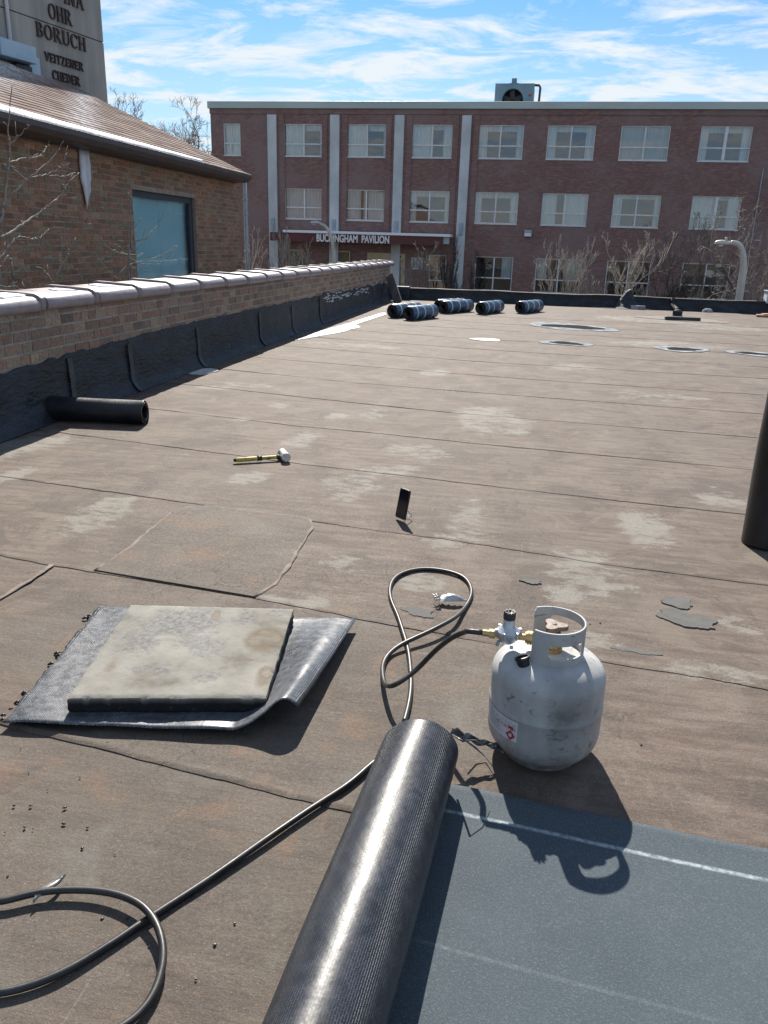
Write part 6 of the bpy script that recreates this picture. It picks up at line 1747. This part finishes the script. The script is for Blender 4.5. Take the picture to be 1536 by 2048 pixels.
hose_pts += [(-0.378, 2.291, 0.012), (-0.374, 2.361, 0.012), (-0.342, 2.426, 0.02), (-0.266, 2.512, 0.03), (-0.22, 2.574, 0.034), (-0.174, 2.664, 0.03), (-0.147, 2.795, 0.012), (-0.131, 2.916, 0.012), (-0.144, 3.014, 0.012), (-0.182, 3.1, 0.012), (-0.261, 3.141, 0.012), (-0.347, 3.143, 0.012), (-0.416, 3.097, 0.012), (-0.457, 3.016, 0.012), (-0.46, 2.911, 0.012), (-0.436, 2.795, 0.012), (-0.39, 2.67, 0.012), (-0.353, 2.554, 0.012), (-0.315, 2.428, 0.012), (-0.289, 2.311, 0.012), (-0.268, 2.188, 0.012), (-0.259, 2.086, 0.012), (-0.258, 1.978, 0.012), (-0.262, 1.865, 0.012), (-0.286, 1.818, 0.012), (-0.321, 1.75, 0.012), (-0.352, 1.676, 0.012), (-0.426, 1.561, 0.012), (-0.508, 1.423, 0.012), (-0.579, 1.299, 0.012), (-0.659, 1.175, 0.012), (-0.717, 1.08, 0.012), (-0.776, 1.006, 0.012), (-0.848, 0.96, 0.012), (-0.948, 0.955, 0.012), (-1.129, 1.07, 0.026), (-1.081, 1.13, 0.01), (-0.971, 1.14, 0.02), (-0.927, 1.176, 0.021), (-0.86, 1.198, 0.022), (-0.786, 1.209, 0.024), (-0.726, 1.202, 0.028), (-0.673, 1.184, 0.03), (-0.634, 1.153, 0.03), (-0.599, 1.112, 0.026), (-0.579, 1.069, 0.02), (-0.572, 1.02, 0.015), (-0.583, 0.959, 0.012), (-0.683, 0.879, 0.012), (-0.883, 0.839, 0.012)]
hs_o = thing('gas_hose', 'long black rubber gas hose looping from the regulator round to the left', 'hose')
hp = np.array([tuple(p) for p in sm(hose_pts, 8)])
seg = np.concatenate([[0], np.cumsum(np.linalg.norm(np.diff(hp, axis=0), axis=1))])
tt = np.arange(0, seg[-1], 0.012)
hp = np.stack([np.interp(tt, seg, hp[:, c]) for c in range(3)], -1)
keep = hp[:4].copy()
for it in range(14):
    hp[1:-1] = hp[1:-1] * 0.5 + (hp[:-2] + hp[2:]) * 0.25
hp[:4] = keep
MB().tube([Vector(q) for q in hp], HR, 14).build('hose', M['rubber'], hs_o, smooth=True)

# ------------------------------------------------------------------ hammer, phone, foil scrap, crumbs
hm = thing('hammer', 'club hammer with grubby yellow handle lying on the roof', 'hammer')
h0, h1 = Vector((-1.724, 4.572, 0.022)), Vector((-1.463, 4.722, 0.026))
hd = (h1 - h0).normalized(); hs_ = Vector((-hd.y, hd.x, 0)).normalized()
L_ = (h1 - h0).length
pts = [h0, h0 + hd * 0.01, h0 + hd * L_ * 0.3, h0 + hd * L_ * 0.6, h0 + hd * L_ * 0.88, h1]
MB().tube(pts, [0.012, 0.017, 0.0165, 0.014, 0.013, 0.013], 14, flat=0.85).build('handle', M['yellow'], hm, smooth=True)
MB().tube([h0 - hd * 0.012, h0 + hd * 0.001], [0.010, 0.0125], 14).build('handle_end', M['cap_black'], hm, smooth=True)
MB().tube([h0 + hd * L_ * 0.45, h0 + hd * L_ * 0.55], [0.0165, 0.0158], 14).build('handle_tape', M['dark_metal'], hm, smooth=True)
MB().tube([h0 + hd * L_ * 0.86, h0 + hd * L_ * 0.93], [0.0145, 0.0145], 14).build('handle_neck', M['dark_metal'], hm, smooth=True)
hcn = h1 + hd * 0.008; hcn.z = 0.034
hx = (hs_ * 0.80 - Vector((0, 0, 0.0))).normalized()
mb = MB()
mb.tube([hcn - hx * 0.064, hcn - hx * 0.060, hcn - hx * 0.042, hcn - hx * 0.034, hcn + hx * 0.034, hcn + hx * 0.042, hcn + hx * 0.060, hcn + hx * 0.064], [0.026, 0.030, 0.030, 0.026, 0.026, 0.030, 0.030, 0.026], 12)
mb.build('hammer_head', M['steel'], hm, smooth=True, auto=35)

ph = thing('mobile_phone', 'black mobile phone propped upright on its ring stand on the bare roof', 'phone')
pb = Vector((-0.581, 3.784, 0.0)); pe = Vector((-0.518, 3.73, 0.0))
pxv = (pe - pb).normalized(); PW, PH = 0.074, 0.152
ph_lean = Vector((0.205, 0.084, 0.975))
pu = (ph_lean - pxv * ph_lean.dot(pxv)).normalized()
pn = pxv.cross(pu)
pc = pb + pxv * PW / 2 + pu * PH / 2 + Vector((0, 0, 0.014))
def pmat(): return Matrix((pxv, pu, pn)).transposed().to_4x4()
def rrect(w, h, rad, n_=6):
    P = []
    for cx_, cy_, s_ in ((w / 2 - rad, h / 2 - rad, 0), (-w / 2 + rad, h / 2 - rad, 1), (-w / 2 + rad, -h / 2 + rad, 2), (w / 2 - rad, -h / 2 + rad, 3)):
        for k in range(n_ + 1):
            a_ = PI / 2 * (s_ + k / n_); P.append((cx_ + rad * math.cos(a_), cy_ + rad * math.sin(a_)))
    return P
for nm, w, h, z0, z1, m in (('phone_case', PW, PH, -0.005, 0.004, M['phone_body']), ('screen', PW - 0.008, PH - 0.012, 0.0041, 0.0048, M['screen'])):
    o = MB().prism(rrect(w, h, 0.010), z0, z1).build(nm, m, ph, bevel=0.001)
    o.matrix_local = Matrix.Translation(pc) @ pmat()
M['phone_edge'] = surf('phone_rim', (0.5, 0.5, 0.5), (0.6, 0.6, 0.6), 5, 0.35, metal=0.3)  # pale grey metal for the strip on the phone's top edge
o = MB().box(-PW / 2 + 0.012, PW / 2 - 0.012, PH / 2 + 0.0002, PH / 2 + 0.0015, -0.003, 0.002).build('top_edge', M['phone_edge'], ph); o.matrix_local = Matrix.Translation(pc) @ pmat()
rs = MB()
back = -pn
ringc = pc - pu * 0.040 + back * 0.012
foot = Vector((pc.x, pc.y, 0)) - Vector((pu.x, pu.y, 0)) * 0.02 + Vector((back.x, back.y, 0)).normalized() * 0.045; foot.z = 0.016
rs.tube(sm([pc - pu * 0.02 + pxv * 0.016 + back * 0.006, foot + pxv * 0.022 + Vector((0, 0, 0.012)), foot + pxv * 0.010, foot - pxv * 0.010, foot - pxv * 0.022 + Vector((0, 0, 0.012)), pc - pu * 0.02 - pxv * 0.016 + back * 0.006], 6), 0.0022, 8)
rs.build('ring_stand', M['steel'], ph, smooth=True)

fs_ = MB()
rows = []
f0, f1 = Vector((-0.246, 2.81, 0.02)), Vector((-0.143, 2.844, 0.016))
fd = (f1 - f0).normalized(); fn = Vector((-fd.y, fd.x, 0))
for k in range(15):
    u = k / 14
    w = 0.030 * (1 - u) ** 0.7 * (1 - 0.3 * math.sin(k * 2.2)) + 0.002
    arch = 0.020 * math.sin(min(1, u * 1.1) * PI) + 0.004
    c_ = f0 + fd * ((f1 - f0).length * u) + Vector((0, 0, arch))
    rows.append([tuple(c_ - fn * w * 0.3 + Vector((0, 0, -arch * 0.9))), tuple(c_ + fn * w * 0.2), tuple(c_ + fn * w * 0.8 + Vector((0, 0, 0.002))), tuple(c_ + fn * w * 1.3 + Vector((0, 0, -arch * 0.6)))])
fs_.grid(np.array(rows))
for k in range(5):
    b_ = f0 + fn * (-0.008 + 0.010 * k)
    fs_.tube([b_ + Vector((0, 0, .012)), b_ - fd * 0.012 + Vector((0, 0, .014 + .004 * (k % 3))), b_ - fd * (0.020 + 0.008 * (k % 2)) + fn * 0.006 + Vector((0, 0, .02 * (k % 2)))], [0.004, 0.003, 0.001], 5)
M['foil'] = surf('grey_foil', (0.25, 0.25, 0.25), (0.5, 0.5, 0.49), 20, 0.3, 0.45, bump=0.5, bscale=50, metal=0.5)
tag(fs_.build('foil_scrap', M['foil'], smooth=True), 'torn curled grey scrap of film lying inside the hose loop', 'scrap')
sh_ = MB(); rr = random.Random(6)
q0_, q1_ = Vector((-0.908, 1.157, 0.016)), Vector((-0.883, 1.239, 0.016))
dq = (q1_ - q0_); nq = Vector((-dq.y, dq.x, 0)).normalized()
rows = []
for k in range(12):
    u = k / 11; w = 0.006 * math.sin(PI * min(0.98, u + 0.02)) + 0.001
    c_ = q0_ + dq * u + nq * 0.004 * math.sin(u * 7) + Vector((0, 0, 0.006 * math.sin(u * PI)))
    rows.append([tuple(c_ - nq * w), tuple(c_ + nq * w + Vector((0, 0, 0.004)))])
sh_.grid(np.array(rows))
o = sh_.build('black_shred', M['film_strip'], smooth=True); tag(o, 'thin black shred of membrane lying under the hose loop at lower left', 'shred')
sd_o = o.modifiers.new('thick', 'SOLIDIFY'); sd_o.thickness = 0.002
# crumbs of tar
crumb_pts = [(-1.176, 1.553), (-1.039, 1.564), (-1.09, 1.5), (-1.013, 1.45), (-1.097, 1.439), (-1.137, 1.431), (-1.067, 1.369), (-1.045, 1.367), (-1.101, 1.343), (-1.013, 1.224), (-0.9, 1.333), (-0.756, 1.159), (-0.707, 1.171), (-0.629, 1.203), (-0.633, 1.115), (-0.985, 1.398), (-0.924, 1.398), (-1.257, 1.64), (-1.045, 1.715), (-0.508, 1.145), (-0.514, 1.065), (-0.819, 1.331), (-0.488, 1.203), (-0.602, 1.25), (-1.4, 1.808), (0.36, 2.797), (0.322, 2.78), (-0.552, 2.207), (-2.186, 5.652), (-3.004, 4.261), (0.415, 2.028), (-2.588, 4.261)]
for k, (x, y) in enumerate(crumb_pts):
    rr = random.Random(100 + k)
    s_ = rr.uniform(0.0014, 0.0035)
    V, n_ = [], 7
    mb = MB()
    mb.lathe([(0.0, 0.0), (s_ * 1.1, s_ * 0.15), (s_ * rr.uniform(.8, 1.2), s_ * 0.6), (s_ * 0.5, s_ * 1.0), (0.0, s_ * 1.05)], (0, 0, 0), 7)
    mb.v = [(a_ * rr.uniform(0.75, 1.25) * (1.6 if k % 3 == 0 else 1), b_ * rr.uniform(0.75, 1.25), c_) for a_, b_, c_ in mb.v]
    o = mb.build('tar_crumb', M['wet_tar'], smooth=False)
    o.location = (x, y, 0.004); o.rotation_euler = (0, 0, rr.uniform(0, 6))
    tag(o, 'tiny tar crumb lying on the brown roof', 'crumb', 'tar crumbs scattered on the roof')
